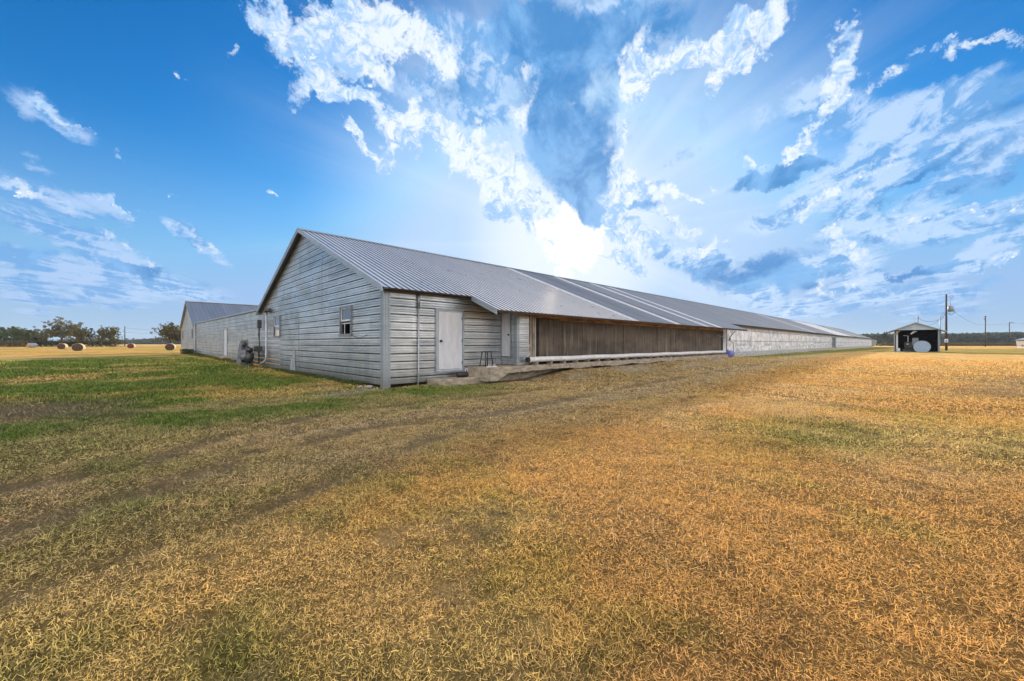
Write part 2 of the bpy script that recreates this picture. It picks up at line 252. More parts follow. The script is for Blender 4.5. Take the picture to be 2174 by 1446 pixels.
def metal_mat(name, base, dark, rough=.38, metal=.75, sheet=(0, 1, 1), streak=(.22, .22, 15.), br=3.66, hr=.756):
    """galvanised sheet: value changes from sheet to sheet, weather streaks, soft dents"""
    m = bpy.data.materials.new(name); m.use_nodes = True; T = m.node_tree; b = T.nodes['Principled BSDF']
    geo = n(T, 'ShaderNodeNewGeometry').outputs['Position']
    sp = n(T, 'ShaderNodeSeparateXYZ'); T.links.new(geo, sp.inputs[0])
    a_ = M_(T, 'ADD', sp.outputs[0], sp.outputs[1])
    cb = n(T, 'ShaderNodeCombineXYZ')
    if sheet == 'roof': T.links.new(sp.outputs[0], cb.inputs[0]); cb.inputs[1].default_value = 0.
    else: T.links.new(a_, cb.inputs[0]); T.links.new(sp.outputs[2], cb.inputs[1])
    fl = n(T, 'ShaderNodeVectorMath', operation='DIVIDE'); T.links.new(cb.outputs[0], fl.inputs[0]); fl.inputs[1].default_value = (br, hr, 1)
    ff = V_(T, 'FLOOR', fl.outputs[0])
    wn = n(T, 'ShaderNodeTexWhiteNoise'); T.links.new(ff, wn.inputs[0])
    def mp(s):
        x = n(T, 'ShaderNodeVectorMath', operation='MULTIPLY'); T.links.new(geo, x.inputs[0]); x.inputs[1].default_value = s; return x.outputs[0]
    st = NOISE(T, mp(streak), 1.6, 8, .65)
    blot = NOISE(T, geo, 1.1, 6, .6)
    f = M_(T, 'ADD', M_(T, 'MULTIPLY', wn.outputs[0], .34), M_(T, 'MULTIPLY', MR(T, st, .38, .62), .5))
    f = M_(T, 'ADD', f, M_(T, 'MULTIPLY', MR(T, blot, .3, .7), .30))
    c = MIX(T, f, base, dark)
    if sheet == 'roof': f = M_(T, 'ADD', M_(T, 'MULTIPLY', wn.outputs[0], .45), M_(T, 'MULTIPLY', MR(T, NOISE(T, mp((1.2, .15, .15)), 1.0, 3, .5), .3, .7), .35))
    c = MIX(T, f, base, dark)
    rust = MR(T, NOISE(T, mp((1, 1, 5) if sheet != 'roof' else (5, 1, 1)), 1.3, 9, .7), .60, .72, 0, .22)
    c = MIX(T, rust, c, (.30, .24, .19))
    if sheet != 'roof':      # mud splash along the foot
        mud = MR(T, M_(T, 'ADD', sp.outputs[2], M_(T, 'MULTIPLY', M_(T, 'SUBTRACT', NOISE(T, mp((2, 2, 1)), 2.0, 7, .7), .5), 1.2)), .75, .05, 0, .6)
        c = MIX(T, mud, c, (.20, .19, .16))
    T.links.new(c, b.inputs['Base Color']); b.inputs['Metallic'].default_value = metal
    T.links.new(MR(T, blot, .3, .7, rough - .03, rough + (.05 if sheet == 'roof' else .12)), b.inputs['Roughness'])
    bn = n(T, 'ShaderNodeBump'); bn.inputs['Strength'].default_value = .12 if sheet != 'roof' else .03; bn.inputs['Distance'].default_value = .03
    dn = NOISE(T, mp((.5, .5, 2.5) if sheet != 'roof' else (.9, .4, .4)), 1.1, 2, .45)
    T.links.new(dn, bn.inputs['Height']); T.links.new(bn.outputs[0], b.inputs['Normal'])
    return m

MT = {}
MT['siding'] = metal_mat('galvanised_siding', (.78, .80, .81), (.30, .34, .37), rough=.30)
MT['trim'] = metal_mat('galvanised_trim', (.40, .45, .49), (.26, .31, .35), rough=.42, metal=.55)
MT['roof'] = metal_mat('roof_sheet', (.93, .93, .93), (.74, .75, .76), rough=.30, metal=.72, sheet='roof', streak=(5, .4, .4), br=.915)
MT['rib'] = mat('shaded_rib_side', (.13, .145, .16), .55, .3, (.08, .09, .10), 3.)  # side faces of the near ribs, shade painted in as a dark colour
MT['roof_new'] = mat('roof_bright_sheet', (.72, .73, .75), .4, .2, (.58, .60, .62), 4.)
MT['roof2'] = metal_mat('roof_dull_sheet', (.36, .39, .42), (.22, .25, .28), rough=.42, metal=.6, sheet='roof', streak=(5, .4, .4), br=.915)
MT['door'] = mat('door_paint', (.60, .62, .66), .5, 0, (.52, .54, .58), 3., (2, 2, .6), bump=.1)
MT['doorframe'] = mat('door_frame_metal', (.34, .40, .45), .45, .5, (.26, .31, .36), 5.)
MT['black'] = mat('black_rubber', (.012, .012, .014), .6, 0, (.03, .03, .03), 9.)
MT['darkmetal'] = mat('dark_metal', (.05, .055, .06), .5, .6, (.10, .09, .08), 8.)
MT['greymetal'] = mat('grey_metal', (.24, .27, .30), .5, .5, (.20, .22, .25), 6.)
MT['whiteframe'] = mat('white_vinyl', (.62, .65, .68), .5, 0, (.5, .53, .56), 6.)
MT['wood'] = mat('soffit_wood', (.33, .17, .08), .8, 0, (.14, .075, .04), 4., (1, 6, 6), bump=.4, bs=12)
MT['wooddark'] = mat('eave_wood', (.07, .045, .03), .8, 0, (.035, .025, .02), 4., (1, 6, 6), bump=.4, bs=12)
MT['woodlight'] = mat('header_board', (.52, .33, .17), .8, 0, (.22, .12, .07), 2.2, (.5, 4, 4), bump=.3, bs=12, vlo=.4, vhi=.62)
MT['woodgrey'] = mat('weathered_wood', (.36, .31, .25), .85, 0, (.17, .14, .11), 5., (1, 1, .5), bump=.4)
MT['postwood'] = mat('pole_wood', (.035, .028, .023), .85, 0, (.07, .055, .042), 5., (6, 6, .4), bump=.4)
MT['concrete'] = mat('concrete', (.46, .39, .29), .9, 0, (.20, .175, .14), 3.5, (1, 1, 2), bump=.7, bs=16, vlo=.3, vhi=.7)
MT['galv'] = mat('galvanised_pipe', (.46, .49, .52), .4, .4, (.34, .37, .40), 5.)
MT['pvc'] = mat('white_pvc', (.74, .75, .76), .35, 0, (.62, .62, .60), 4.)
MT['bluep'] = mat('blue_plastic', (.10, .12, .42), .4, 0, (.16, .18, .50), 5.)
MT['tank'] = mat('tank_paint', (.30, .40, .55), .5, .0, (.26, .35, .50), 4.)
MT['shed_shade'] = mat('shed_shade_boards', (.010, .010, .011), .9, 0, (.02, .02, .02), 3., spec=.1)  # near-black boards put the shed's interior shade into the colour
MT['rock'] = mat('pale_rock', (.34, .33, .30), .9, 0, (.30, .28, .25), 8., bump=.6)
MT['tarp'] = mat('curtain_tarp', (.80, .81, .84), .5, 0, (.46, .48, .53), 1.6, (2.2, 1, .7), trans=.0, bump=.6, bs=4)
MT['kick'] = mat('pale_board', (.52, .53, .53), .8, 0, (.32, .32, .31), 2.5, (.6, 1, 8), bump=.3)
MT['glass'] = mat('window_glass', (.10, .12, .14), .08, 0, spec=.8)
MT['blind'] = mat('window_blind', (.42, .46, .46), .9)
MT['sheet'] = mat('dark_cover', (.09, .10, .11), .7, 0, (.20, .21, .22), 4., bump=.5, bs=6)
MT['tarpgrey'] = mat('grey_cover', (.05, .055, .06), .7, 0, (.20, .21, .22), 4., bump=.6, bs=8)

def pad_material():
    m = bpy.data.materials.new('cooling_pad'); m.use_nodes = True; T = m.node_tree; b = T.nodes['Principled BSDF']
    geo = n(T, 'ShaderNodeNewGeometry').outputs['Position']
    x = n(T, 'ShaderNodeVectorMath', operation='MULTIPLY'); T.links.new(geo, x.inputs[0]); x.inputs[1].default_value = (9, 1, .45)
    s = NOISE(T, x.outputs[0], 1.0, 8, .7, .3)
    x2 = n(T, 'ShaderNodeVectorMath', operation='MULTIPLY'); T.links.new(geo, x2.inputs[0]); x2.inputs[1].default_value = (.5, 1, 1.2)
    s2 = NOISE(T, x2.outputs[0], 1.0, 4, .6)
    c = MIX(T, MR(T, s2, .35, .65), (.175, .140, .108), (.095, .080, .066))
    c = MIX(T, MR(T, s, .54, .66, 0, .8), c, (.34, .30, .25))
    c = MIX(T, MR(T, s, .44, .33, 0, .8), c, (.035, .03, .026))
    sp = n(T, 'ShaderNodeTexWhiteNoise'); sp.noise_dimensions = '3D'
    T.links.new(c, b.inputs['Base Color']); b.inputs['Roughness'].default_value = .95
    w = n(T, 'ShaderNodeTexWave'); w.wave_type = 'BANDS'; w.bands_direction = 'DIAGONAL'; T.links.new(geo, w.inputs[0]); w.inputs['Scale'].default_value = 26
    w.inputs['Distortion'].default_value = 3
    bn = n(T, 'ShaderNodeBump'); bn.inputs['Strength'].default_value = .6; bn.inputs['Distance'].default_value = .02
    T.links.new(M_(T, 'ADD', w.outputs['Fac'], M_(T, 'MULTIPLY', s, 2.)), bn.inputs['Height']); T.links.new(bn.outputs[0], b.inputs['Normal'])
    return m
MT['pad'] = pad_material()

# ------------------------------------------------------------------ mesh helpers
class MB:
    def __init__(s): s.v = []; s.f = []; s.m = []
    def add(s, vs, fs, mi=0):
        k = len(s.v); s.v += [tuple(p) for p in vs]; s.f += [tuple(i + k for i in f) for f in fs]; s.m += [mi] * len(fs); return s
    def quad(s, a, b, c, d, mi=0): return s.add([a, b, c, d], [(0, 1, 2, 3)], mi)
    def box(s, x0, x1, y0, y1, z0, z1, mi=0):
        return s.add([(x, y, z) for z in (z0, z1) for y in (y0, y1) for x in (x0, x1)], [(0, 2, 3, 1), (4, 5, 7, 6), (0, 1, 5, 4), (2, 6, 7, 3), (0, 4, 6, 2), (1, 3, 7, 5)], mi)
    def bevbox(s, x0, x1, y0, y1, z0, z1, b=.01, mi=0):
        P = []
        for z, k in ((z0, b), (z0 + b, 0), (z1 - b, 0), (z1, b)):
            P += [(x0 + k, y0 + k, z), (x1 - k, y0 + k, z), (x1 - k, y1 - k, z), (x0 + k, y1 - k, z)]
        F_ = [(3, 2, 1, 0), (12, 13, 14, 15)]
        for r in range(3):
            for i in range(4): F_.append((r * 4 + i, r * 4 + (i + 1) % 4, r * 4 + 4 + (i + 1) % 4, r * 4 + 4 + i))
        return s.add(P, F_, mi)
    def prism(s, pts, ext, mi=0):
        """closed polygon pts (3D) extruded by vector ext"""
        k = len(pts); e = Vector(ext); q = [Vector(p) for p in pts]
        return s.add(q + [p + e for p in q], [tuple(range(k))[::-1], tuple(range(k, 2 * k))] + [(i, (i + 1) % k, (i + 1) % k + k, i + k) for i in range(k)], mi)
    def tube(s, path, rad, seg=8, mi=0, cap=True):
        path = [Vector(p) for p in path]; N = len(path); rings = []
        if not hasattr(rad, '__len__'): rad = [rad] * N
        up = Vector((0, 0, 1)); vs = []
        prev = None
        for i, p in enumerate(path):
            t = (path[min(i + 1, N - 1)] - path[max(i - 1, 0)]).normalized()
            if prev is None:
                a = t.cross(up if abs(t.z) < .9 else Vector((1, 0, 0))).normalized()
            else:
                a = (prev - t * prev.dot(t)).normalized()
            prev = a; b = t.cross(a)
            for k in range(seg):
                w = 2 * math.pi * k / seg; vs.append(p + (a * math.cos(w) + b * math.sin(w)) * rad[i])
        fs = [(i * seg + k, i * seg + (k + 1) % seg, (i + 1) * seg + (k + 1) % seg, (i + 1) * seg + k) for i in range(N - 1) for k in range(seg)]
        if cap: fs += [tuple(range(seg))[::-1], tuple(range((N - 1) * seg, N * seg))]
        return s.add(vs, fs, mi)
    def sphere(s, c, r, nu=12, nv=8, mi=0, jit=0., rs=None):
        rs = rs or rng; r = r if hasattr(r, '__len__') else (r, r, r); vs = []
        for j in range(nv + 1):
            th = math.pi * j / nv
            for i in range(nu):
                ph = 2 * math.pi * i / nu; k = 1 + (rs.random() - .5) * jit
                vs.append((c[0] + r[0] * k * math.sin(th) * math.cos(ph), c[1] + r[1] * k * math.sin(th) * math.sin(ph), c[2] + r[2] * k * math.cos(th)))
        fs = [(j * nu + i, (j + 1) * nu + i, (j + 1) * nu + (i + 1) % nu, j * nu + (i + 1) % nu) for j in range(nv) for i in range(nu)]
        return s.add(vs, fs, mi)
    def build(s, name, mats, parent=None, smooth=False, loc=None):
        mats = mats if isinstance(mats, (list, tuple)) else [mats]
        o_ = Vector(loc) if loc is not None else Vector((0, 0, 0))
        p = parent
        while p is not None: o_ = o_ + p.location; p = p.parent
        me = bpy.data.meshes.new(name); me.from_pydata([(v[0] - o_.x, v[1] - o_.y, v[2] - o_.z) for v in s.v], [], s.f)
        for m in mats: me.materials.append(MT[m] if isinstance(m, str) else m)
        if len(mats) > 1: me.polygons.foreach_set('material_index', s.m)
        if smooth: me.polygons.foreach_set('use_smooth', [True] * len(s.f))
        me.update()
        ob = bpy.data.objects.new(name, me); col.objects.link(ob)
        if loc is not None: ob.location = loc
        if parent: ob.parent = parent
        return ob
def tag(o, label, cat, group=None):
    o['label'] = label; o['category'] = cat
    if group: o['group'] = group
    return o
def thing(name, label, cat, loc, group=None):
    o = bpy.data.objects.new(name, None); o.empty_display_size = .2; col.objects.link(o); o.location = loc
    return tag(o, label, cat, group)
def kind(o, k='structure'): o['kind'] = k; return o
def copy_tree(o, parent=None):
    c = o.copy(); col.objects.link(c); c.parent = parent
    for ch in list(o.children): copy_tree(ch, c)
    return c

PROF = [(0, None), (.028, .0), (.0285, .014), (.046, .016), (.056, 0), (.096, 0), (.108, .020), (.122, .020), (.134, 0), (.172, 0), (.184, .020), (.198, .020), (.210, 0), (.2505, 0)]
PITCH = .252
GAP = True
def siding(org, u, nrm, z0, z1, bounds, holes=(), start=0.05, shear=0., seg=2.4):
    """ribbed sheet laid horizontally. bounds(z) -> (u0,u1)"""
    org, u, nrm = Vector(org), Vector(u), Vector(nrm); zs = set([z0, z1])
    k = math.floor((z0 - start) / PITCH) - 1
    def off(z):
        t = (z - start) % PITCH; P = PROF + [(PITCH, 0)]
        for (a, b), (c, d) in zip(P, P[1:]):
            if b is None or d is None:
                if a <= t <= c: return 0
                continue
            if a <= t <= c: return b + (d - b) * (t - a) / max(1e-9, c - a)
        return 0
    while start + k * PITCH < z1:
        for t, _ in PROF:
            z = start + k * PITCH + t
            if z0 < z < z1: zs.add(round(z, 5))
        k += 1
    for h in holes:
        for z in (h[2], h[3]):
            if z0 < z < z1: zs.add(z)
    zs = sorted(zs); mb = MB()
    def P(uu, z): return org + u * uu + nrm * off(z) + Vector((0, 0, z + shear * uu))
    for za, zb in zip(zs, zs[1:]):
        if zb - za < 1e-5: continue
        zm = (za + zb) / 2
        if GAP and (zm - start) % PITCH < .0279: continue      # open lap between sheets
        a0, a1 = bounds(za); b0, b1 = bounds(zb)
        cuts = sorted([(h[0], h[1]) for h in holes if h[2] < zm < h[3]])
        xs = [(a0, b0)]
        iv = []; cur = (a0, b0)
        for h0, h1 in cuts: iv.append((cur, (h0, h0))); cur = (h1, h1)
        iv.append((cur, (a1, b1)))
        for (l, lb), (r, rb) in iv:
            if r - l < .005 and rb - lb < .005: continue
            mb.quad(P(l, za), P(r, za), P(rb, zb), P(lb, zb))
    return mb

def sheet_roof(spans, ridge, rise, matfn, x0, x1, pitch=.2286, rib=0):
    """ribbed sheets running down the slope; spans(x)->eave y ; ridge=(y,z)"""
    mb = MB(); P = [(0, 0), (.014, .019), (.036, .019), (.050, 0), (.106, 0), (.116, .009), (.124, .009), (.134, 0), (.158, 0), (.166, .009), (.174, .009), (.184, 0), (.1985, 0)]
    k = 0; xs = []
    while x0 + k * pitch < x1:
        for a, b in P:
            if x0 + k * pitch + a < x1: xs.append((x0 + k * pitch + a, b))
        k += 1
    xs.append((x1, 0))
    yr, zr = ridge; nm = Vector((0, -rise, 1)).normalized()
    xs = [(x, o * (1 if x < 18 else .55)) for x, o in xs]
    for (xa, oa), (xb, ob) in zip(xs, xs[1:]):
        if ((xa + xb) / 2 - x0) % pitch > pitch - (.034 if xa < 18 else .02): continue       # gap beside each rib shows the black sheet as a shade line
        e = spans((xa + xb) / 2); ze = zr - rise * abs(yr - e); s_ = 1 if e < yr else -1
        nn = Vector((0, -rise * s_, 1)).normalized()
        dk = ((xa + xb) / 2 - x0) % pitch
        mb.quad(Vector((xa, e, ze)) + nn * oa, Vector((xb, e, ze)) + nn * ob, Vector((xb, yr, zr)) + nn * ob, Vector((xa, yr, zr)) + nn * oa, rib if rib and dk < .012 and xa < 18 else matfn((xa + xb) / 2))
    return mb

# ------------------------------------------------------------------ numpy noise and the ground's cover
def vnoise(x, y, seed=0):
    xi = np.floor(x).astype(np.int64); yi = np.floor(y).astype(np.int64); fx = x - xi; fy = y - yi
    fx = fx * fx * (3 - 2 * fx); fy = fy * fy * (3 - 2 * fy)
    def h(a, b):
        q = (a * 374761393 + b * 668265263 + seed * 974634777) & 0xffffffff
        q = ((q ^ (q >> 13)) * 1274126177) & 0xffffffff
        return ((q ^ (q >> 16)) & 0xffff) / 65535.
    return (h(xi, yi) * (1 - fx) + h(xi + 1, yi) * fx) * (1 - fy) + (h(xi, yi + 1) * (1 - fx) + h(xi + 1, yi + 1) * fx) * fy
def fbm(x, y, o=5, seed=0, g=.55):
    s = 0; a = 1; t = 0
    for i in range(o): s = s + a * vnoise(x * 2 ** i + 17.3 * i, y * 2 ** i - 9.1 * i, seed + i); t += a; a *= g
    return s / t
def sstep(a, b, x): t = np.clip((x - a) / (b - a), 0, 1); return t * t * (3 - 2 * t)
def poly_mask(x, y, pts, soft):
    ins = np.zeros(x.shape, bool); dmin = np.full(x.shape, 1e9); P = pts + [pts[0]]
    for (x0, y0), (x1, y1) in zip(P, P[1:]):
        c = ((y0 > y) != (y1 > y)) & (x < (x1 - x0) * (y - y0) / ((y1 - y0) if y1 != y0 else 1e-9) + x0); ins ^= c
        L = (x1 - x0) ** 2 + (y1 - y0) ** 2 + 1e-9; t = np.clip(((x - x0) * (x1 - x0) + (y - y0) * (y1 - y0)) / L, 0, 1)
        dmin = np.minimum(dmin, np.hypot(x - x0 - t * (x1 - x0), y - y0 - t * (y1 - y0)))
    return np.clip(.5 + np.where(ins, dmin, -dmin) / (2 * soft), 0, 1)
def line_dist(x, y, pts):
    dmin = np.full(x.shape, 1e9)
    for (x0, y0), (x1, y1) in zip(pts, pts[1:]):
        L = (x1 - x0) ** 2 + (y1 - y0) ** 2 + 1e-9; t = np.clip(((x - x0) * (x1 - x0) + (y - y0) * (y1 - y0)) / L, 0, 1)
        dmin = np.minimum(dmin, np.hypot(x - x0 - t * (x1 - x0), y - y0 - t * (y1 - y0)))
    return dmin
RUTS = [([(-4., 5.6), (-.87, 6.24), (-.13, 6.1), (.35, 6.5), (1.29, 7.5), (3.24, 8.3), (5.03, 8.12), (9, 7.9)], .16),
        ([(-2.5, 3.9), (.24, 5.07), (1.28, 5.9), (3.05, 6.41), (5.22, 5.95), (10.31, 6.32), (20.45, 7.0), (45, 6.8)], .20),
        ([(-1.6, 3.0), (.2, 3.68), (.62, 3.73), (1.83, 4.3), (3.2, 4.9)], .12)]
def terrain(x, y):
    r = np.hypot(x, y)
    z = .17 * sstep(9, 55, r) + (fbm(x * .35, y * .35, 4, 3) - .5) * .10 * sstep(0, 6, r) + (fbm(x * 1.6, y * 1.6, 3, 8) - .5) * .045
    for pts, w in RUTS: z = z - .022 * np.exp(-(line_dist(x, y, pts) / w) ** 2)
    mound = sstep(10.6, 14, x) * sstep(40, 33, x) * sstep(7.6, 10.2, y) * (.27 + .08 * (fbm(x * 2.1, y * 2.1, 3, 12) - .5))
    return z + mound * sstep(12, 11.0, y)
def cover(x, y):
    """albedo of what grows or lies on the ground, from plain maps: dry grass, green grass, bare soil"""
    r = np.hypot(x, y)
    wx = x + (fbm(x * .9, y * .9, 4, 21) - .5) * 1.3; wy = y + (fbm(x * .9, y * .9, 4, 22) - .5) * 1.3
    n1 = fbm(x * .45, y * .45, 5, 31); n2 = fbm(x * 2.2, y * 2.2, 4, 32); n3 = fbm(x * 9, y * 9, 3, 33)
    straw = np.array([.88, .53, .19]); tan = np.array([.80, .58, .31]); brown = np.array([.56, .335, .135]); olive = np.array([.60, .47, .10])
    green = np.array([.10, .20, .022]); soil = np.array([.27, .20, .125]); pale = np.array([.50, .42, .33]); gold = np.array([.60, .37, .10])
    E = lambda a: a[..., None]
    c = straw + E(sstep(.42, .66, n1)) * (tan - straw) * .6
    c = c * (1 + E(.34 * (fbm(x * .8 + 9, y * .8 - 4, 4, 35) - .5) * 2))
    c = c + E(sstep(.50, .72, n2) * .6) * (brown - c)
    # worn tan strip under the barn's shadow, some of that shade painted in
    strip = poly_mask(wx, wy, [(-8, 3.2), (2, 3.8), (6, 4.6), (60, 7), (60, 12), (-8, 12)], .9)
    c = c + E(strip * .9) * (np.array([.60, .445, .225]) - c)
    worn = np.exp(-((y - (5.6 + .035 * x + .5 * np.sin(x * .35))) / 1.1) ** 2) * sstep(.35, .6, fbm(x * .35, y * 1.8, 4, 44)); c = c + E(worn * strip * .65 * sstep(-.5, 3, x)) * (np.array([.74, .58, .40]) - c)
    ol = sstep(.50, .66, fbm(x * .55 + 40, y * .55, 4, 41)) * .55
    c = c + E(ol * (.42 - strip * .3)) * (olive - c)
    c = c + E(poly_mask(wx, wy, [(-6, 2.6), (-.6, 2.6), (1.0, 4.2), (1.2, 6.4), (-1, 9), (-8, 9)], .9) * .5 * sstep(.36, .6, fbm(x * 1.3, y * 1.3, 4, 47))) * (np.array([.30, .29, .085]) - c)
    # green grass
    g = poly_mask(wx, wy, [(-9, 48), (4.6, 60), (5.6, 26), (5.6, 11.3), (9.2, 10.6), (8.2, 9.0), (4.8, 8.0), (2.4, 8.6), (-.1, 8.2), (-3, 9.0), (-16, 13), (-26, 40)], 1.1)
    g = g * (.45 + .55 * sstep(.34, .54, fbm(x * .45, y * .45, 4, 51)))
    g = np.maximum(g, poly_mask(wx, wy, [(7.2, 2.5), (9.4, 1.7), (8.5, .1), (6.8, .2), (6.3, 1.4)], .7) * .62)
    g = np.maximum(g, poly_mask(wx, wy, [(8.6, -.1), (11, -1.4), (7.6, -1.4), (6.8, -.4)], .6) * .45)
    g = np.maximum(g, poly_mask(wx, wy, [(-1.5, 3.3), (-.1, 2.9), (.1, 1.8), (-.9, 1.2), (-2, 2.)], .5) * .75)
    g = np.maximum(g, poly_mask(x, y, [(.1, 2.4), (.5, 2.5), (.55, 1.8), (.2, 1.5)], .25) * .7)
    g = np.maximum(g, poly_mask(wx, wy, [(36, 11.2), (190, 11.2), (190, 4), (90, 6.5), (40, 9.6)], 1.0) * .85)
    g = np.maximum(g, np.exp(-((wy - 10.7) / .35) ** 2) * ((x > 5) & (x < 9)) * .9)
    g = np.maximum(g, poly_mask(wx, wy, [(72, -12), (140, -40), (150, 4), (110, 6), (75, 4)], 2.) * .65)
    g = np.maximum(g, sstep(.60, .72, fbm(x * .8, y * .8, 4, 61)) * .30 * sstep(30, 6, r))
    g = np.clip(g * (.72 + .5 * n2), 0, 1)
    grn = green + E(n3) * np.array([.07, .06, .01])
    c = c + E(g) * (grn - c)
    # far hay field, mown in swaths
    fld = poly_mask(x, y, [(-400, 62), (4, 62), (4, 76), (60, 90), (200, 320), (-400, 420)], 3.)
    sw = fbm((x * .3 + y * .08), y * .5, 4, 71)
    fc = gold + E(sstep(.42, .62, sw)) * (np.array([.33, .27, .06]) - gold) * .8
    fc = fc + E(sstep(.60, .72, fbm(x * .2, y * .7, 4, 72))) * (np.array([.62, .45, .24]) - fc) * .7
    c = c + E(fld) * (fc - c)
    fr = sstep(30, 90, x) * sstep(12, -5, y) * (1 - g)
    c = c + E(fr * .5) * (gold - c)
    # bare soil
    b = poly_mask(wx, wy, [(-5, 17), (-.3, 13.6), (-.1, 10.9), (-1.6, 11.), (-6, 12)], .8) * .85
    b = np.maximum(b, poly_mask(wx, wy, [(15.8, .1), (27, -3), (28, -5), (15.8, -2.2)], 1.) * .6)
    for pts, w in RUTS: b = np.maximum(b, np.exp(-(line_dist(x, y, pts) / (w * 1.3)) ** 2) * .8 * sstep(.34, .54, fbm(x * 1.3, y * 1.3, 3, 81)))
    b = np.maximum(b, sstep(.64, .74, n2) * sstep(.50, .62, n1) * .5)
    c = c + E(b) * (soil * (.8 + .5 * E(n3)) - c)
    p = poly_mask(wx, wy, [(10.2, 10.3), (13, 8.7), (28, 8.6), (36, 9.6), (35, 11.6), (10, 11.6)], .7) * sstep(.40, .58, fbm(x * .5, y * 1.2, 4, 91))
    p = np.maximum(p, poly_mask(wx, wy, [(4.0, 11.9), (5.6, 12.2), (5.4, 11.0), (4.0, 10.6)], .3) * .7)
    c = c + E(p * .85) * (pale * (.75 + .5 * E(n3)) - c)
    bare = np.maximum(b, p * .9)
    dry = E(1 - g) * (np.array([1.12, 1.13, 1.02]) - 1) + 1
    c = c * dry * (.80 + .4 * E(n3))
    return np.clip(c / np.maximum(1, c.max(-1, keepdims=True) / .92), .008, .92), g, bare

def mesh_np(name, V, faces_tot, loops, color=None, mats=()):
    me = bpy.data.meshes.new(name); me.vertices.add(len(V)); me.vertices.foreach_set('co', V.astype(np.float32).ravel())
    me.loops.add(len(loops)); me.loops.foreach_set('vertex_index', loops.astype(np.int32))
    me.polygons.add(len(faces_tot)); st = np.concatenate([[0], np.cumsum(faces_tot)[:-1]]).astype(np.int32)
    me.polygons.foreach_set('loop_start', st)
    try: me.polygons.foreach_set('loop_total', faces_tot.astype(np.int32))
    except Exception: pass
    me.update(calc_edges=True)
    if color is not None:
        a = me.color_attributes.new('cover', 'FLOAT_COLOR', 'POINT'); a.data.foreach_set('color', np.concatenate([color, np.ones((len(color), 1))], 1).astype(np.float32).ravel())
    for m in mats: me.materials.append(m)
    ob = bpy.data.objects.new(name, me); col.objects.link(ob); return ob

def ground_material():
    m = bpy.data.materials.new('ground_cover'); m.use_nodes = True; T = m.node_tree; b = T.nodes['Principled BSDF']
    a = n(T, 'ShaderNodeAttribute'); a.attribute_name = 'cover'
    geo = n(T, 'ShaderNodeNewGeometry').outputs['Position']
    f1 = NOISE(T, geo, 28., 6, .7, 1.2); f2 = NOISE(T, geo, 5., 6, .65, .6)
    c = MIX(T, MR(T, f1, .30, .62, .75, 0), a.outputs[0], (.30, .27, .24), 'MULTIPLY')
    c = MIX(T, MR(T, f2, .35, .60, .55, 0), c, (.55, .52, .46), 'MULTIPLY')
    T.links.new(c, b.inputs['Base Color']); b.inputs['Roughness'].default_value = 1.; b.inputs['Specular IOR Level'].default_value = .1
    bn = n(T, 'ShaderNodeBump'); bn.inputs['Strength'].default_value = .9; bn.inputs['Distance'].default_value = .05
    T.links.new(M_(T, 'ADD', f1, f2), bn.inputs['Height']); T.links.new(bn.outputs[0], b.inputs['Normal'])
    return m
def build_ground():
    na = 900; rr = [0.0]; r = .25
    while r < 4300: rr.append(r); r *= 1.024 if r < 400 else 1.12
    rr = np.array(rr); th = np.linspace(0, 2 * np.pi, na, endpoint=False)
    X = np.concatenate([[0], np.outer(rr[1:], np.cos(th)).ravel()]); Y = np.concatenate([[0], np.outer(rr[1:], np.sin(th)).ravel()])
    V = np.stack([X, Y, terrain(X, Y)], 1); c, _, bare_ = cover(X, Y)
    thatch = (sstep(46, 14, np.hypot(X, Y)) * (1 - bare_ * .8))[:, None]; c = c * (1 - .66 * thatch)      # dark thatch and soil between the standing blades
    nr = len(rr) - 1; i = np.arange(na); j = (i + 1) % na
    tri = np.stack([np.zeros(na, int), 1 + i, 1 + j], 1).ravel()
    q = []
    for k in range(nr - 1):
        a = 1 + k * na; q.append(np.stack([a + i, a + na + i, a + na + j, a + j], 1).ravel())
    loops = np.concatenate([tri] + q); tot = np.concatenate([np.full(na, 3), np.full(na * (nr - 1), 4)])
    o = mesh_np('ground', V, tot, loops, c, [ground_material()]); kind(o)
    o.data.polygons.foreach_set('use_smooth', [True] * len(o.data.polygons))
build_ground()

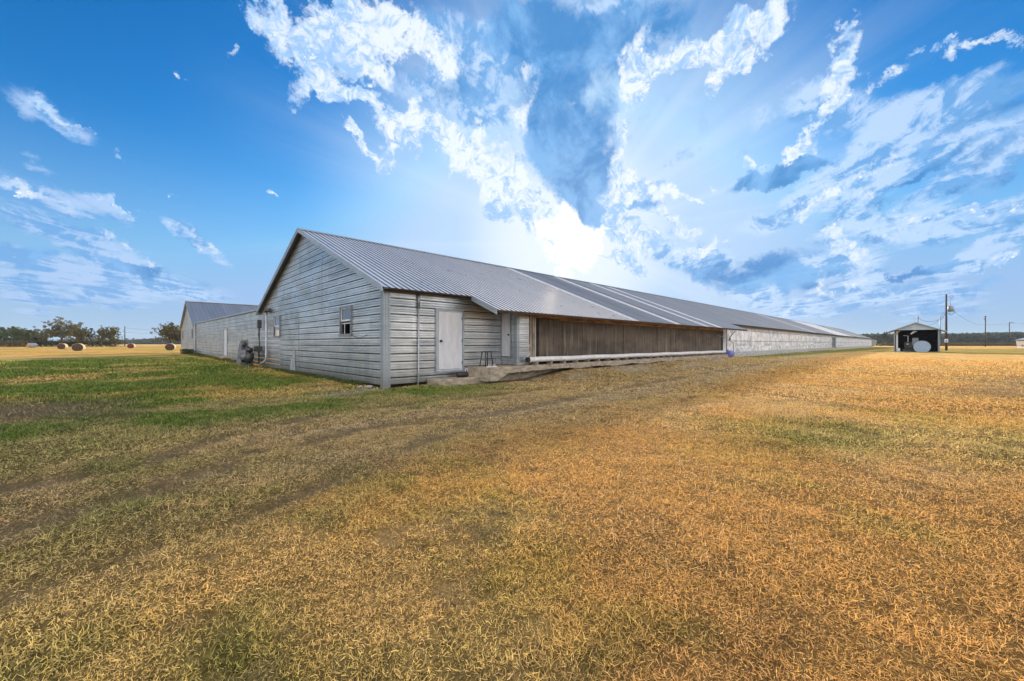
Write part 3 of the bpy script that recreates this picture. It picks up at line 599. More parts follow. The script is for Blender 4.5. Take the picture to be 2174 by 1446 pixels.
# grass blades: real curved blades, thinning with distance
def build_grass():
    rs = np.random.RandomState(5)
    view = math.atan2(YF, XF); VX = []; C = []; TOT = []; L_ = []; base = 0
    # (r0, r1, per m2, length, width, half angle)
    bands = [(1.0, 2.6, 16500, .027, .0030, 85), (2.6, 4.2, 11000, .033, .0041, 72), (4.2, 7, 6800, .034, .0048, 66), (7, 12, 2700, .042, .0080, 62), (12, 22, 820, .058, .0145, 60), (22, 45, 170, .09, .032, 58)]
    for r0, r1, den, ln, wd, ha in bands:
        ar = math.radians(2 * ha) * (r1 * r1 - r0 * r0) / 2; N = int(ar * den)
        r = np.sqrt(rs.uniform(r0 * r0, r1 * r1, N)); t = view + np.radians(rs.uniform(-ha, ha, N))
        x, y = r * np.cos(t), r * np.sin(t)
        inside = ((x > 5.7) & (y > 11.5)) | ((x > 8.95) & (y > 10.28) & (x < 34)) | ((x > 7.3) & (x < 9.6) & (y > 10.75)) | ((x > 34) & (y > 11.5))
        x, y = x[~inside], y[~inside]
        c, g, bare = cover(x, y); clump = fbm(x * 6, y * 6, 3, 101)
        tuft = fbm(x * 1.1, y * 1.1, 3, 102)
        keep = rs.rand(len(x)) > (bare * .80 + sstep(.50, .30, clump) * .55)
        x, y, c, g, clump, tuft = x[keep], y[keep], c[keep], g[keep], clump[keep], tuft[keep]; N = len(x)
        z = terrain(x, y)
        ang = rs.uniform(0, 2 * np.pi, N) + (fbm(x * 1.5, y * 1.5, 2, 103) - .5) * 2
        Ls = ln * (.35 + 1.25 * rs.rand(N) ** 1.3) * (.8 + .35 * sstep(.35, .7, tuft)) * (1 + .35 * g)
        lean = np.where(rs.rand(N) < .74, rs.uniform(1.1, 1.55, N), rs.uniform(.25, 1.1, N)); lean = lean * (1 - .35 * g)
        bend = rs.uniform(-.5, .5, N); ang2 = ang + rs.uniform(-.8, .8, N)
        w = wd * rs.uniform(.5, 1.25, N)
        ex, ey = np.cos(ang), np.sin(ang); sx, sy = -ey, ex
        # blade width faces sideways with a random roll so that both edge and flat show
        roll = rs.uniform(-1.2, 1.2, N); sz = np.sin(roll); k = np.cos(roll)
        b0 = np.stack([x, y, z - .003 + .016 * rs.rand(N) ** 2], 1); S = np.stack([sx * k, sy * k, sz], 1)
        m = b0 + np.stack([ex * np.sin(lean), ey * np.sin(lean), np.cos(lean)], 1) * (Ls * .5)[:, None]
        l2 = np.clip(lean + bend, .0, 1.9)
        tp = m + np.stack([np.cos(ang2) * np.sin(l2), np.sin(ang2) * np.sin(l2), np.cos(l2)], 1) * (Ls * .55)[:, None]
        tp[:, 2] = np.maximum(tp[:, 2], z + .002)
        W = (w / 2)[:, None]
        vv = np.stack([b0 - S * W, b0 + S * W, m + S * W * .85, m - S * W * .85, tp], 1).reshape(-1, 3)
        tint = (.34 + 1.35 * rs.rand(N) ** 1.2)[:, None]
        hue = rs.rand(N)[:, None]
        cc = c * tint * (1 + (hue - .5) * np.array([.10, .03, .30]))
        pale = (rs.rand(N) < .10)[:, None]; cc = np.where(pale, cc * .6 + np.array([.32, .23, .12]), cc)
        cc = np.maximum(cc / np.maximum(1, cc.max(1, keepdims=True) / .93), .012)
        cl = np.repeat(cc, 5, 0)
        i = base + 5 * np.arange(N)[:, None]
        L_.append(np.concatenate([i, i + 1, i + 2, i + 3, i + 3, i + 2, i + 4], 1).ravel()); TOT.append(np.tile([4, 3], N))
        VX.append(vv); C.append(cl); base += 5 * N
    # tall bent stalks in tufts
    def stalks(cx, cy, sx_, sy_, N, L, wd, cola, head):
        nonlocal base
        x = cx + rs.randn(N) * sx_; y = cy + rs.randn(N) * sy_; z = terrain(x, y); ang = head + rs.randn(N) * .5
        pts = []; Ls = L * rs.uniform(.5, 1.15, N); lean = rs.uniform(.1, .6, N); p = np.stack([x, y, z], 1)
        S = np.stack([-np.sin(ang), np.cos(ang), np.zeros(N)], 1); W = (wd * rs.uniform(.7, 1.3, N))[:, None]
        for s in range(5):
            pts.append(p.copy()); p = p + np.stack([np.cos(ang) * np.sin(lean), np.sin(ang) * np.sin(lean), np.cos(lean)], 1) * (Ls / 4)[:, None]; lean = lean + rs.uniform(.05, .45, N)
        rows = []
        for s, q in enumerate(pts): rows += [q - S * W * (1 - s / 5) / 2, q + S * W * (1 - s / 5) / 2]
        vv = np.stack(rows, 1).reshape(-1, 3); i = base + 10 * np.arange(N)[:, None]
        L_.append(np.concatenate([np.concatenate([i + 2 * s, i + 2 * s + 1, i + 2 * s + 3, i + 2 * s + 2], 1) for s in range(4)], 1).ravel()); TOT.append(np.full(4 * N, 4))
        cc = np.array(cola) * (.8 + .5 * rs.rand(N))[:, None]; C.append(np.repeat(cc, 10, 0)); VX.append(vv); base += 10 * N
    stalks(9.1, 2.15, .55, .45, 420, .30, .006, (.60, .40, .17), -.8)
    stalks(8.3, 1.6, .5, .4, 160, .24, .005, (.58, .38, .16), -.8)
    stalks(3.4, 1.7, .7, .5, 60, .15, .0032, (.62, .46, .26), .6)
    stalks(5.6, -1.2, .7, .6, 90, .2, .004, (.60, .42, .22), 2.)
    stalks(7., -1.7, 1.2, .9, 160, .22, .0045, (.5, .34, .15), 2.)
    stalks(8.9, 5.6, .3, .2, 40, .22, .005, (.55, .44, .26), -.5)
    for k in range(16):      # greener tufts against the wall of the barn and the link
        yy = 12.3 + k * 1.1 + rs.rand(); stalks(5.45, yy, .12, .35, 90, .16 + .05 * rs.rand(), .007, (.06, .11, .02), 3.)
    for k in range(20):
        yy = 29 + k * 1.5; stalks(5.35, yy, .15, .5, 70, .25, .014, (.055, .10, .02), 3.)
    for k in range(10): stalks(5.9 + k * .28, 11.35, .15, .05, 40, .08, .005, (.09, .16, .03), -1.5)
    for k in range(26): stalks(37 + k * 2.2, 11.1, .9, .18, 50, .2, .02, (.06, .12, .02), -1.5)
    V = np.concatenate(VX); loops = np.concatenate(L_); tot = np.concatenate(TOT); cc = np.concatenate(C)
    gm = mat('grass_blades', attr='cover', rough=.65, trans=.30, spec=.25)
    o = mesh_np('grass', V, tot, loops, cc, [gm]); kind(o, 'stuff'); tag(o, 'short dry golden grass with green patches covering the yard in front of the barn', 'grass')
build_grass()
# ------------------------------------------------------------------ the long barn
X0, Y0, YR_, ZR, RISE = 5.74, 11.57, 19.3, 6.5, .42
XE = 188.0; EAVE = 11.2; EXT0, EXT1, EXTE = 8.93, 37.0, 9.86
def rake_y0(z): return YR_ - (ZR - .06 - z) / RISE
barn = thing('poultry_barn', 'very long galvanized metal barn, nearest building, with white door and brown pad', 'barn', (X0, Y0, 0))
WZ = .10
w1 = (13.95, 15.0, 1.72, 2.76); w2 = (22.95, 24.15, 1.78, 2.86)
def gb(z):
    e = ZR - .08 - RISE * (YR_ - Y0)
    if z <= e: return (Y0 + .03, 27.0)
    return (YR_ - (ZR - .08 - z) / RISE, min(27.0, YR_ + (ZR - .08 - z) / RISE))
siding((X0, 0, 0), (0, 1, 0), (-1, 0, 0), WZ, ZR - .09, gb, [w1, w2]).build('gable_wall', 'siding', barn)
# egg room side wall with its door
dr = (7.62, 8.80, .43, 2.58)
top = lambda x: ZR - .1 - RISE * (YR_ - Y0)
siding((0, Y0, 0), (1, 0, 0), (0, -1, 0), .12, top(0), lambda z: (X0 + .03, 10.70), [dr]).build('side_wall', 'siding', barn)
# corner trim, two folded strips
m = MB()
m.box(X0 - .035, X0 - .012, Y0 - .03, Y0 + .17, .0, 3.22); m.box(X0 - .045, X0 - .035, Y0 + .03, Y0 + .055, .0, 3.21); m.box(X0 - .045, X0 - .035, Y0 + .11, Y0 + .13, .0, 3.21)
m.box(X0 - .035, X0 + .20, Y0 - .045, Y0 - .031, .0, 3.18); m.box(X0 + .03, X0 + .05, Y0 - .055, Y0 - .045, .0, 3.17); m.box(X0 + .13, X0 + .15, Y0 - .055, Y0 - .045, .0, 3.17)
m.build('corner_trim', 'trim', barn)
# roofs
def espan(x): return EXTE if EXT0 < x < EXT1 else EAVE
STR = [(17.9, 18.7), (23.0, 23.7), (27.6, 28.3), (76.5, 78.2), (100.5, 128), (146, 150)]
def rm(x):
    for a, b in STR:
        if a < x < b: return 1
    return 2 if x > 18.5 and not (30 < x < 31) else 0
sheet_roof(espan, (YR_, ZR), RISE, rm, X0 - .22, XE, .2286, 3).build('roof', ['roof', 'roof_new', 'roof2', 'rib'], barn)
m = MB(); q_ = lambda x, y: (x, y, ZR - RISE * (YR_ - y) - .007)
for a_, b_, e_ in ((X0 - .2, EXT0, EAVE), (EXT0, EXT1, EXTE), (EXT1, XE, EAVE)): m.quad(q_(a_, e_ + .03), q_(b_, e_ + .03), q_(b_, YR_), q_(a_, YR_))
m.build('rib_shade_sheet', 'black', barn)  # black sheet added under the roof to draw shade lines beside the ribs
m = MB(); yb = 27.4; zb = ZR - RISE * (yb - YR_)
m.quad((X0 - .22, YR_, ZR), (XE, YR_, ZR), (XE, yb, zb), (X0 - .22, yb, zb)); m.build('rear_roof', 'roof2', barn)
m = MB()
for s in (-1, 1):
    m.prism([(X0 - .24, YR_, ZR + .055), (X0 - .24, YR_ + s * .20, ZR + .055 - RISE * .20), (X0 - .24, YR_ + s * .20, ZR + .035 - RISE * .20), (X0 - .24, YR_, ZR + .035)], (XE - X0 + .3, 0, 0))
m.build('ridge_cap', 'trim', barn)
def rake(x, ya, yb_, z_at, w=.13, t=.03):
    return [(x, ya, z_at(ya) + .03), (x, yb_, z_at(yb_) + .03), (x, yb_, z_at(yb_) - w), (x, ya, z_at(ya) - w)], (t, 0, 0)
za = lambda y: ZR - RISE * abs(YR_ - y)
m = MB(); p, e = rake(X0 - .255, YR_, EAVE, za); m.prism(p, e); p, e = rake(X0 - .263, YR_, EAVE, lambda y: za(y) + .03, .055, .008); m.prism(p, e)
m.build('rake_trim', 'trim', barn)
m = MB(); p, e = rake(X0 - .255, YR_, 27.0, za); m.prism(p, e); p, e = rake(X0 - .263, YR_, 27.0, lambda y: za(y) + .03, .055, .008); m.prism(p, e)
m.build('rake_trim', 'trim', barn)
m = MB(); p, e = rake(EXT0 - .035, EAVE + .0, EXTE, za, .16); m.prism(p, e); m.build('rake_trim', 'trim', barn)
# gable soffit strips behind the rakes
m = MB()
for ya_, yb_ in ((YR_, EAVE), (YR_, 27.0)):
    m.prism([(X0 - .225, ya_, za(ya_) - .03), (X0 - .225, yb_, za(yb_) - .03), (X0 - .225, yb_, za(yb_) - .055), (X0 - .225, ya_, za(ya_) - .055)], (.2, 0, 0))
m.build('soffit', 'darkmetal', barn)
# roof deck boards and rafters under the eaves
m = MB()
m.prism([(X0 - .2, EAVE + .03, za(EAVE + .03) - .012), (X0 - .2, 13.5, za(13.5) - .012), (X0 - .2, 13.5, za(13.5) - .05), (X0 - .2, EAVE + .03, za(EAVE + .03) - .05)], (EXT0 + .15 - X0, 0, 0))
m.prism([(EXT1 + .02, EAVE + .03, za(EAVE + .03) - .012), (EXT1 + .02, 13.5, za(13.5) - .012), (EXT1 + .02, 13.5, za(13.5) - .05), (EXT1 + .02, EAVE + .03, za(EAVE + .03) - .05)], (XE - EXT1 - .1, 0, 0))
m.box(X0 - .02, EXT0 - .04, EAVE + .12, EAVE + .16, za(EAVE) - .08, za(EAVE) - .0)
m.box(EXT1 + .1, XE - .1, EAVE + .05, EAVE + .09, za(EAVE) - .20, za(EAVE) - .05)
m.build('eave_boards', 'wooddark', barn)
m = MB()
m.prism([(EXT0 + .05, EXTE + .04, za(EXTE + .04) - .012), (EXT0 + .05, 12.5, za(12.5) - .012), (EXT0 + .05, 12.5, za(12.5) - .04), (EXT0 + .05, EXTE + .04, za(EXTE + .04) - .04)], (EXT1 - EXT0 - .1, 0, 0))
m.build('awning_deck', 'wood', barn)
x = 10.75
while x < 36.5:
    m = MB(); m.prism([(x, EXTE + .1, za(EXTE + .1) - .04), (x, 11.5, za(11.5) - .04), (x, 11.5, za(11.5) - .17), (x, EXTE + .1, za(EXTE + .1) - .14)], (.045, 0, 0)); m.build('rafter', 'wood', barn); x += 1.22
m = MB(); m.box(EXT0 + .08, EXT1 - .1, EXTE + .05, EXTE + .09, za(EXTE) - .075, za(EXTE) - .02); m.build('awning_batten', 'wooddark', barn)
# front of the pad section
YP = 10.72
ET = 2.72
GAP = False
siding((10.70, 0, 0), (0, 1, 0), (-1, 0, 0), .58, ET, lambda z: (YP + .12, Y0), [(11.03, 11.53, .88, 2.58)], start=.05).build('hatch_wall', 'siding', barn)
siding((0, YP, 0), (1, 0, 0), (0, -1, 0), .58, ET - .1, lambda z: (10.80, 11.40), start=.06).build('short_wall', 'siding', barn)
GAP = True
m = MB(); m.box(10.662, 10.69, YP - .04, YP + .13, .57, ET); m.box(10.662, 10.80, YP - .055, YP - .041, .57, ET - .04); m.build('corner_trim', 'trim', barn)
m = MB(); m.box(10.655, 10.661, 11.54, 11.57, .6, 2.66); m.box(10.65, 10.69, 11.0, 11.032, .86, 2.6); m.box(10.65, 10.69, 11.528, 11.56, .86, 2.6); m.box(10.65, 10.69, 11.0, 11.56, 2.581, 2.62); m.box(10.65, 10.69, 11.0, 11.56, .84, .879)
d2 = MB(); d2.bevbox(10.668, 10.70, 11.045, 11.515, .90, 2.57, .006); hd = d2.build('hatch_door', 'door', barn)
m.build('frame', 'doorframe', hd)
k = MB(); k.sphere((10.635, 11.12, 1.74), .032, 10, 8); k.tube([(10.66, 11.12, 1.74), (10.665, 11.12, 1.74)], .04, 10); k.build('handle', 'darkmetal', hd, True)
m = MB(); m.tube([(11.38, YP - .05, 1.35), (11.30, YP - .06, 1.22), (11.22, YP - .07, 1.17), (11.34, YP - .07, 1.10), (11.36, YP - .07, .98), (11.2, YP - .07, .86), (10.95, YP - .08, .80)], .012, 6); m.build('hose', 'pvc', barn)
# posts each side of the pad
m = MB(); m.box(11.42, 11.52, YP - .03, YP + .10, .60, 2.62); m.build('pad_post', 'woodgrey', barn)
m = MB(); m.box(11.60, 11.72, YP + .0, YP + .12, .60, 2.56); m.build('pad_post', 'woodgrey', barn)
m = MB(); m.box(11.755, 11.775, YP - .02, YP + .03, .66, 2.42); m.build('pad_pipe', 'pvc', barn)
m = MB(); m.box(11.42, 34.0, YP + .3, YP + .34, .58, 2.7); m.build('pad_backing', 'black', barn)
m = MB(); m.box(11.53, 33.6, YP - .02, YP + .05, 2.43, 2.545); m.box(13.2, 33.4, YP - .045, YP - .021, 2.38, 2.47)
m.build('header_board', 'woodlight', barn)
# pad cells
rp = random.Random(3); m = MB(); x = 12.03; wd = .30
while x < 33.25:
    o = rp.uniform(0, .03); m.bevbox(x, x + wd - .006, YP + .03 + o, YP + .20 + o, .78, 2.42 - rp.choice((0, 0, .01)), .008); x += wd
m.build('cooling_pad', 'pad', barn)
m = MB(); m.box(11.8, 33.5, YP + .0, YP + .07, .66, .775); m.build('pad_trough', 'greymetal', barn)
m = MB(); m.box(33.32, 33.44, YP, YP + .3, .60, 2.55); m.box(33.50, 33.56, YP - .02, YP + .32, .60, 2.6); m.build('pad_post', 'darkmetal', barn)
# curtain wall, built as a wrinkled sheet
ZT = 2.98
rs = np.random.RandomState(11)
def curtain(x0, x1, z0, z1, y, name, nx, nz, amp):
    X, Z = np.meshgrid(np.linspace(x0, x1, nx), np.linspace(z0, z1, nz)); t = (Z - z0) / (z1 - z0)
    up = np.exp(-((t - .78) / .22) ** 2); lo = np.exp(-((t - .25) / .2) ** 2)
    fold = (fbm(X * 3.2, Z * .5, 4, 201) - .5) * 2.2 * up + (fbm(X * .9, Z * 3.5, 4, 202) - .5) * 2.0 * lo + (fbm(X * 1.4 + Z, Z * 1.6, 4, 203) - .5) * .8
    fold = fold + np.abs(np.sin(X * np.pi / 1.22)) ** 12 * .25
    Yv = y - .05 + amp * fold - .02 * np.sin(np.pi * t); Yv = np.where(np.abs(t - .5) < .03, y - .055, Yv)
    V = np.stack([X, Yv, Z], -1).reshape(-1, 3) - np.array([X0, Y0, 0])
    i = (np.arange(nz - 1)[:, None] * nx + np.arange(nx - 1)[None]).ravel(); lp = np.stack([i, i + 1, i + nx + 1, i + nx], 1).ravel()
    o = mesh_np(name, V, np.full(len(i), 4), lp, None, [MT['tarp']]); o.parent = barn; o.data.polygons.foreach_set('use_smooth', [True] * len(i))
curtain(33.62, 96.2, .66, 2.62, Y0, 'side_curtain', 900, 26, .17)
curtain(101.2, XE, .66, 2.62, Y0, 'side_curtain', 700, 18, .15)
m = MB(); x = 33.62
while x < XE:
    e = min(x + 2.42, XE); m.box(x, e - .02, Y0 - .02, Y0 + .03, ZT - .34, ZT + .11); x += 2.44
m.build('upper_panel', 'tarp', barn)
m = MB(); x = 33.62
while x < XE:
    e = min(x + 3.0, XE); m.box(x, e - .015, Y0 - .06, Y0 + .02, .40, .655); m.box(x + .01, e - .02, Y0 - .045, Y0 + .02, .12, .39); x += 3.02
m.build('kick_board', 'kick', barn)
m = MB(); m.box(33.6, XE, Y0 + .02, Y0 + .06, .1, ZT + .1); m.build('inner_lining', 'kick', barn)
m = MB(); m.box(96.3, 97.3, Y0 - .12, Y0 - .02, .66, 2.64); m.box(98.0, 98.9, Y0 - .10, Y0 - .02, .66, 2.64); m.box(99.7, 101.1, Y0 - .12, Y0 - .02, .5, 2.64); m.build('curtain_post', 'greymetal', barn)
m = MB(); m.box(33.6, XE, Y0 - .075, Y0 - .062, 2.60, 2.64); m.box(33.6, XE, Y0 - .08, Y0 - .066, 1.62, 1.66); m.build('curtain_rail', 'greymetal', barn)
m = MB(); m.quad((XE, Y0, 0), (XE, 27, 0), (XE, 27, 3.2), (XE, Y0, 3.2)); m.quad((X0 + 1, 27, 0), (XE, 27, 0), (XE, 27, 3.2), (X0 + 1, 27, 3.2)); m.add([(XE, Y0, 3.2), (XE, 27, 3.2), (XE, YR_, ZR - .1)], [(0, 1, 2)]); m.build('rear_wall', 'siding', barn)
m = MB(); m.prism([(XE, Y0 - .1, 2.9), (XE + 9, Y0 - 1.0, 2.6), (XE + 6.5, Y0 - .8, .7), (XE + .5, Y0 - .1, .3)], (0, 2.0, 0)); m.build('fan_hood', 'greymetal', barn)
# main door
d = MB(); d.bevbox(7.72, 8.70, Y0 - .045, Y0 - .01, .50, 2.51, .008); D = d.build('door', 'door', barn)
m = MB(); m.box(7.60, 7.665, Y0 - .05, Y0 + .03, .40, 2.60); m.box(8.755, 8.82, Y0 - .05, Y0 + .03, .40, 2.60); m.box(7.665, 8.755, Y0 - .05, Y0 + .03, 2.56, 2.60); m.box(7.665, 8.755, Y0 - .07, Y0 + .03, .40, .455)
m.build('frame', 'doorframe', D)
m = MB(); m.box(7.668, 7.71, Y0 - .02, Y0 + .0, .46, 2.555); m.box(8.71, 8.752, Y0 - .02, Y0 + .0, .46, 2.555); m.box(7.71, 8.71, Y0 - .02, Y0, 2.52, 2.555); m.box(7.71, 8.71, Y0 - .02, Y0, .457, .49); m.build('jamb', 'whiteframe', D)
m = MB(); m.sphere((7.81, Y0 - .10, 1.49), .036, 12, 8); m.tube([(7.81, Y0 - .055, 1.49), (7.81, Y0 - .046, 1.49)], .05, 12); m.tube([(7.81, Y0 - .1, 1.49), (7.81, Y0 - .05, 1.49)], .015, 8); m.build('handle', 'black', D, True)
for z in (.72, 1.5, 2.3):
    m = MB(); m.box(8.695, 8.72, Y0 - .06, Y0 - .046, z - .05, z + .05); m.build('hinge', 'greymetal', D)
m = MB(); m.bevbox(8.86, 8.98, Y0 - .05, Y0 - .035, .34, .49, .003); W = m.build('wall_plate', 'pvc', barn)
m = MB(); m.box(8.90, 8.94, Y0 - .054, Y0 - .0505, .37, .46); m.build('outlet', 'black', W)
# windows
def window(y0, y1, z0, z1):
    x = X0
    m = MB(); t = .07
    m.box(x - .055, x + .03, y0, y0 + t, z0, z1); m.box(x - .055, x + .03, y1 - t, y1, z0, z1); m.box(x - .055, x + .03, y0 + t, y1 - t, z1 - .06, z1); m.box(x - .075, x + .03, y0 - .03, y1 + .03, z0 - .045, z0 + .03)
    m.box(x - .06, x - .056, y0 + .0, y0 + .02, z0, z1 - .0)
    Wd = m.build('window', 'greymetal', barn)
    zm = z0 + (z1 - z0) * .5; a, b = y0 + t, y1 - t
    m = MB()
    m.box(x - .02, x + .01, a, a + .05, zm - .03, z1 - .062); m.box(x - .02, x + .01, b - .05, b, zm - .03, z1 - .062); m.box(x - .02, x + .01, a + .05, b - .05, zm - .03, zm + .03); m.box(x - .02, x + .01, a + .05, b - .05, z1 - .10, z1 - .062)
    m.box(x + .012, x + .035, a, b, zm - .12, zm - .085)
    m.box(x + .012, x + .03, b - .26 * (b - a) - .02, b - .26 * (b - a) + .01, z0 + .03, zm - .12)
    m.build('sash', 'whiteframe', Wd)
    m = MB(); m.quad((x - .004, a + .05, zm + .03), (x - .004, b - .05, zm + .03), (x - .004, b - .05, z1 - .10), (x - .004, a + .05, z1 - .10)); m.build('pane', 'glass', Wd)
    m = MB(); m.box(x + .05, x + .055, a + .12, b - .04, zm + .0, z1 - .08); m.build('blind', 'blind', Wd)
window(*w1); window(*w2)
# downspout on the side wall and one on the gable
m = MB(); m.box(6.90, 6.97, Y0 - .085, Y0 - .03, 2.55, 3.10, 1); m.tube([(6.935, Y0 - .055, 2.55), (6.93, Y0 - .055, .45), (6.90, Y0 - .075, .02)], .026, 10, 0); m.build('downspout', ['galv', 'trim'], barn, True)
m = MB(); m.box(5.50, 5.68, 25.0, 25.28, 3.12, 3.34, 1); m.box(5.54, 5.66, 24.6, 24.82, 3.10, 3.30, 1)
m.tube([(5.58, 25.14, 3.15), (5.58, 25.14, .55), (5.50, 25.22, .40), (5.35, 25.6, .22)], .055, 10, 0); m.build('downspout', ['galv', 'darkmetal'], barn, True)
# slack cable under the right window
m = MB(); m.tube([(X0 - .035, 13.95 - .02 - t * 1.25, 1.70 - .10 * math.sin(math.pi * t)) for t in np.linspace(0, 1, 12)], .008, 5); m.build('cable', 'black', barn)
# repair patches on the lower gable
for y, z, a, b in ((20.8, .14, .85, .55), (20.65, .70, .45, .38), (19.6, 1.33, 1.3, .02)):
    m = MB(); m.prism([(X0 - .030, y - a / 2, z), (X0 - .030, y + a / 2, z), (X0 - .030, y + a / 2 * .7, z + b), (X0 - .030, y - a / 2 * .7, z + b)], (.006, 0, 0)); m.build('patch', 'galv', barn)
m = MB(); m.box(X0 - .026, X0 - .0205, 19.92, 19.98, .12, 2.55); m.build('sheet_joint', 'trim', barn)
m = MB(); m.box(X0 - .026, X0 - .0205, 16.9, 16.94, 2.6, 5.0); m.build('sheet_joint', 'trim', barn)

# ------------------------------------------------------------------ low wing joining the two barns and the second barn
SH = .0085
wing = thing('connecting_wing', 'low flat-topped metal wing running between the near barn and the farther gable', 'building', (X0, 27.0, .2))
ld = (37.7, 39.1, .30, 2.45)
siding((X0, 0, -SH * 27), (0, 1, 0), (-1, 0, 0), .15, 3.36, lambda z: (27.0, 57.45), [ld], shear=SH).build('front_wall', 'siding', wing)
m = MB(); m.prism([(X0 - .16, 27.05, 3.36), (X0 - .16, 57.4, 3.36 + SH * 30.4), (X0 - .16, 57.4, 3.44 + SH * 30.4), (X0 - .16, 27.05, 3.44)], (6, 0, -.25)); m.build('roof', 'trim', wing)
m = MB(); z_ = SH * 11; m.box(X0 - .03, X0 + .0, 37.78, 39.02, .36 + z_, 2.42 + z_); D = m.build('door', 'door', wing)
m = MB(); m.box(X0 - .06, X0 - .031, 37.66, 37.76, .28 + z_, 2.5 + z_); m.box(X0 - .06, X0 - .031, 39.04, 39.14, .28 + z_, 2.5 + z_); m.box(X0 - .06, X0 - .031, 37.76, 39.04, 2.43 + z_, 2.5 + z_); m.build('frame', 'doorframe', D)
m = MB(); m.box(X0 - .3, X0 - .02, 37.5, 39.3, .12 + z_, .27 + z_); m.build('doorstep', 'concrete', wing)
m = MB(); m.tube([(X0 - .09, 57.0, 3.5), (X0 - .09, 57.0, .6)], .09, 8); m.build('downspout', 'trim', wing)

barn2 = thing('poultry_barn', 'farther matching metal barn at the left end with two tiny dark windows in its gable', 'barn', (X0, 57.5, .3))
y2r, z2r = 65.4, 6.78
def gb2(z):
    e = z2r - .08 - RISE * 7.9
    if z <= e: return (57.5, 73.3)
    d_ = (z2r - .08 - z) / RISE; return (y2r - d_, y2r + d_)
siding((X0, 0, 0), (0, 1, 0), (-1, 0, 0), .35, z2r - .1, gb2, [(59.6, 60.8, 2.0, 3.2), (70.4, 71.6, 2.0, 3.2)]).build('gable_wall', 'siding', barn2)
for a in (59.6, 70.4):
    m = MB(); m.box(X0 - .04, X0 + .02, a, a + .12, 2, 3.2); m.box(X0 - .04, X0 + .02, a + 1.08, a + 1.2, 2, 3.2); m.box(X0 - .04, X0 + .02, a + .12, a + 1.08, 3.08, 3.2); m.box(X0 - .06, X0 + .02, a + .12, a + 1.08, 2.0, 2.1); w = m.build('window', 'greymetal', barn2)
    m = MB(); m.quad((X0 + .0, a + .12, 2.1), (X0 + .0, a + 1.08, 2.1), (X0 + .0, a + 1.08, 3.08), (X0 + .0, a + .12, 3.08)); m.build('pane', 'glass', w)
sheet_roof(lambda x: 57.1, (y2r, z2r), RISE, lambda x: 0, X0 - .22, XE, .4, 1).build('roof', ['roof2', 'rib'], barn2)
zb2 = lambda y: z2r - RISE * abs(y2r - y)
m = MB(); m.quad((X0 - .2, 57.15, zb2(57.15) - .01), (XE, 57.15, zb2(57.15) - .01), (XE, y2r, z2r - .01), (X0 - .2, y2r, z2r - .01)); m.build('rib_shade_sheet', 'black', barn2)  # added black sheet, seen through the gaps in place of rib shade
m = MB(); m.quad((X0 - .22, y2r, z2r), (XE, y2r, z2r), (XE, 73.7, zb2(73.7)), (X0 - .22, 73.7, zb2(73.7))); m.build('rear_roof', 'roof2', barn2)
for e_ in (57.1, 73.7):
    m = MB(); p, e = rake(X0 - .255, y2r, e_, zb2); m.prism(p, e); m.build('rake_trim', 'trim', barn2)
m = MB(); m.box(X0 - .24, XE, y2r - .2, y2r + .2, z2r - .02, z2r + .06); m.build('ridge_cap', 'trim', barn2)
m = MB(); m.box(X0 - .04, X0 - .01, 73.15, 73.35, .3, 3.4); m.build('corner_trim', 'trim', barn2); m = MB(); m.box(X0 - .07, X0 - .03, 57.42, 57.62, .3, 3.5); m.build('corner_trim', 'trim', barn2)
m = MB(); m.quad((X0 + .5, 57.6, 0), (XE, 57.6, 0), (XE, 57.6, 3.3), (X0 + .5, 57.6, 3.3)); m.quad((X0 + .3, 73.2, 0), (XE, 73.2, 0), (XE, 73.2, 3.3), (X0 + .3, 73.2, 3.3)); m.build('side_wall', 'siding', barn2)

# ------------------------------------------------------------------ slab, step and what stands on them
sl_ = thing('concrete_slab', 'long cracked concrete slab with a broken underside below the brown pad', 'slab', (9.0, 10.3, .1))
rp = random.Random(8)
xs = [9.0 + .12 * i for i in range(int((33.9 - 9.0) / .12) + 1)]; V_s = []; Fs = []
for i, x in enumerate(xs):
    d_ = x - 9.0; zb_ = .10 if d_ < .35 else .10 + min(.27, (d_ - .35) * .45) + rp.uniform(-.02, .02); zb_ = min(zb_, .37 + rp.uniform(-.015, .015) + .02 * math.sin(x * 1.7))
    if x > 12: zb_ = .36 + .03 * math.sin(x * 2.1) + rp.uniform(-.02, .02)
    jy = rp.uniform(-.008, .008)
    V_s += [(x, 10.30 + jy, zb_), (x, 10.30 + jy * .5, .545), (x, 10.312, .56), (x, 11.6, .565), (x, 11.6, zb_ - .05 if x > 10 else .08), (x, 10.55 + rp.uniform(-.05, .05), zb_ - .02)]
for i in range(len(xs) - 1):
    for k in range(6): a = i * 6 + k; b = i * 6 + (k + 1) % 6; Fs.append((a, b, b + 6, a + 6))
Fs += [(0, 5, 4, 3, 2, 1), tuple((len(xs) - 1) * 6 + k for k in range(6))]
m = MB(); m.add(V_s, Fs); m.build('top_slab', 'concrete', sl_)
m = MB(); m.box(9.3, 33.6, 10.9, 11.5, -.2, .5); m.build('footing', 'concrete', sl_)
st = MB(); st.bevbox(7.25, 9.25, 10.86, Y0 - .06, -.1, .215, .02); st.bevbox(7.45, 8.2, 10.6, 10.858, -.1, .06, .02)
tag(st.build('doorstep_slab', 'concrete', loc=(8.2, 11.1, 0)), 'low concrete step on the grass under the main door of the near barn', 'step')
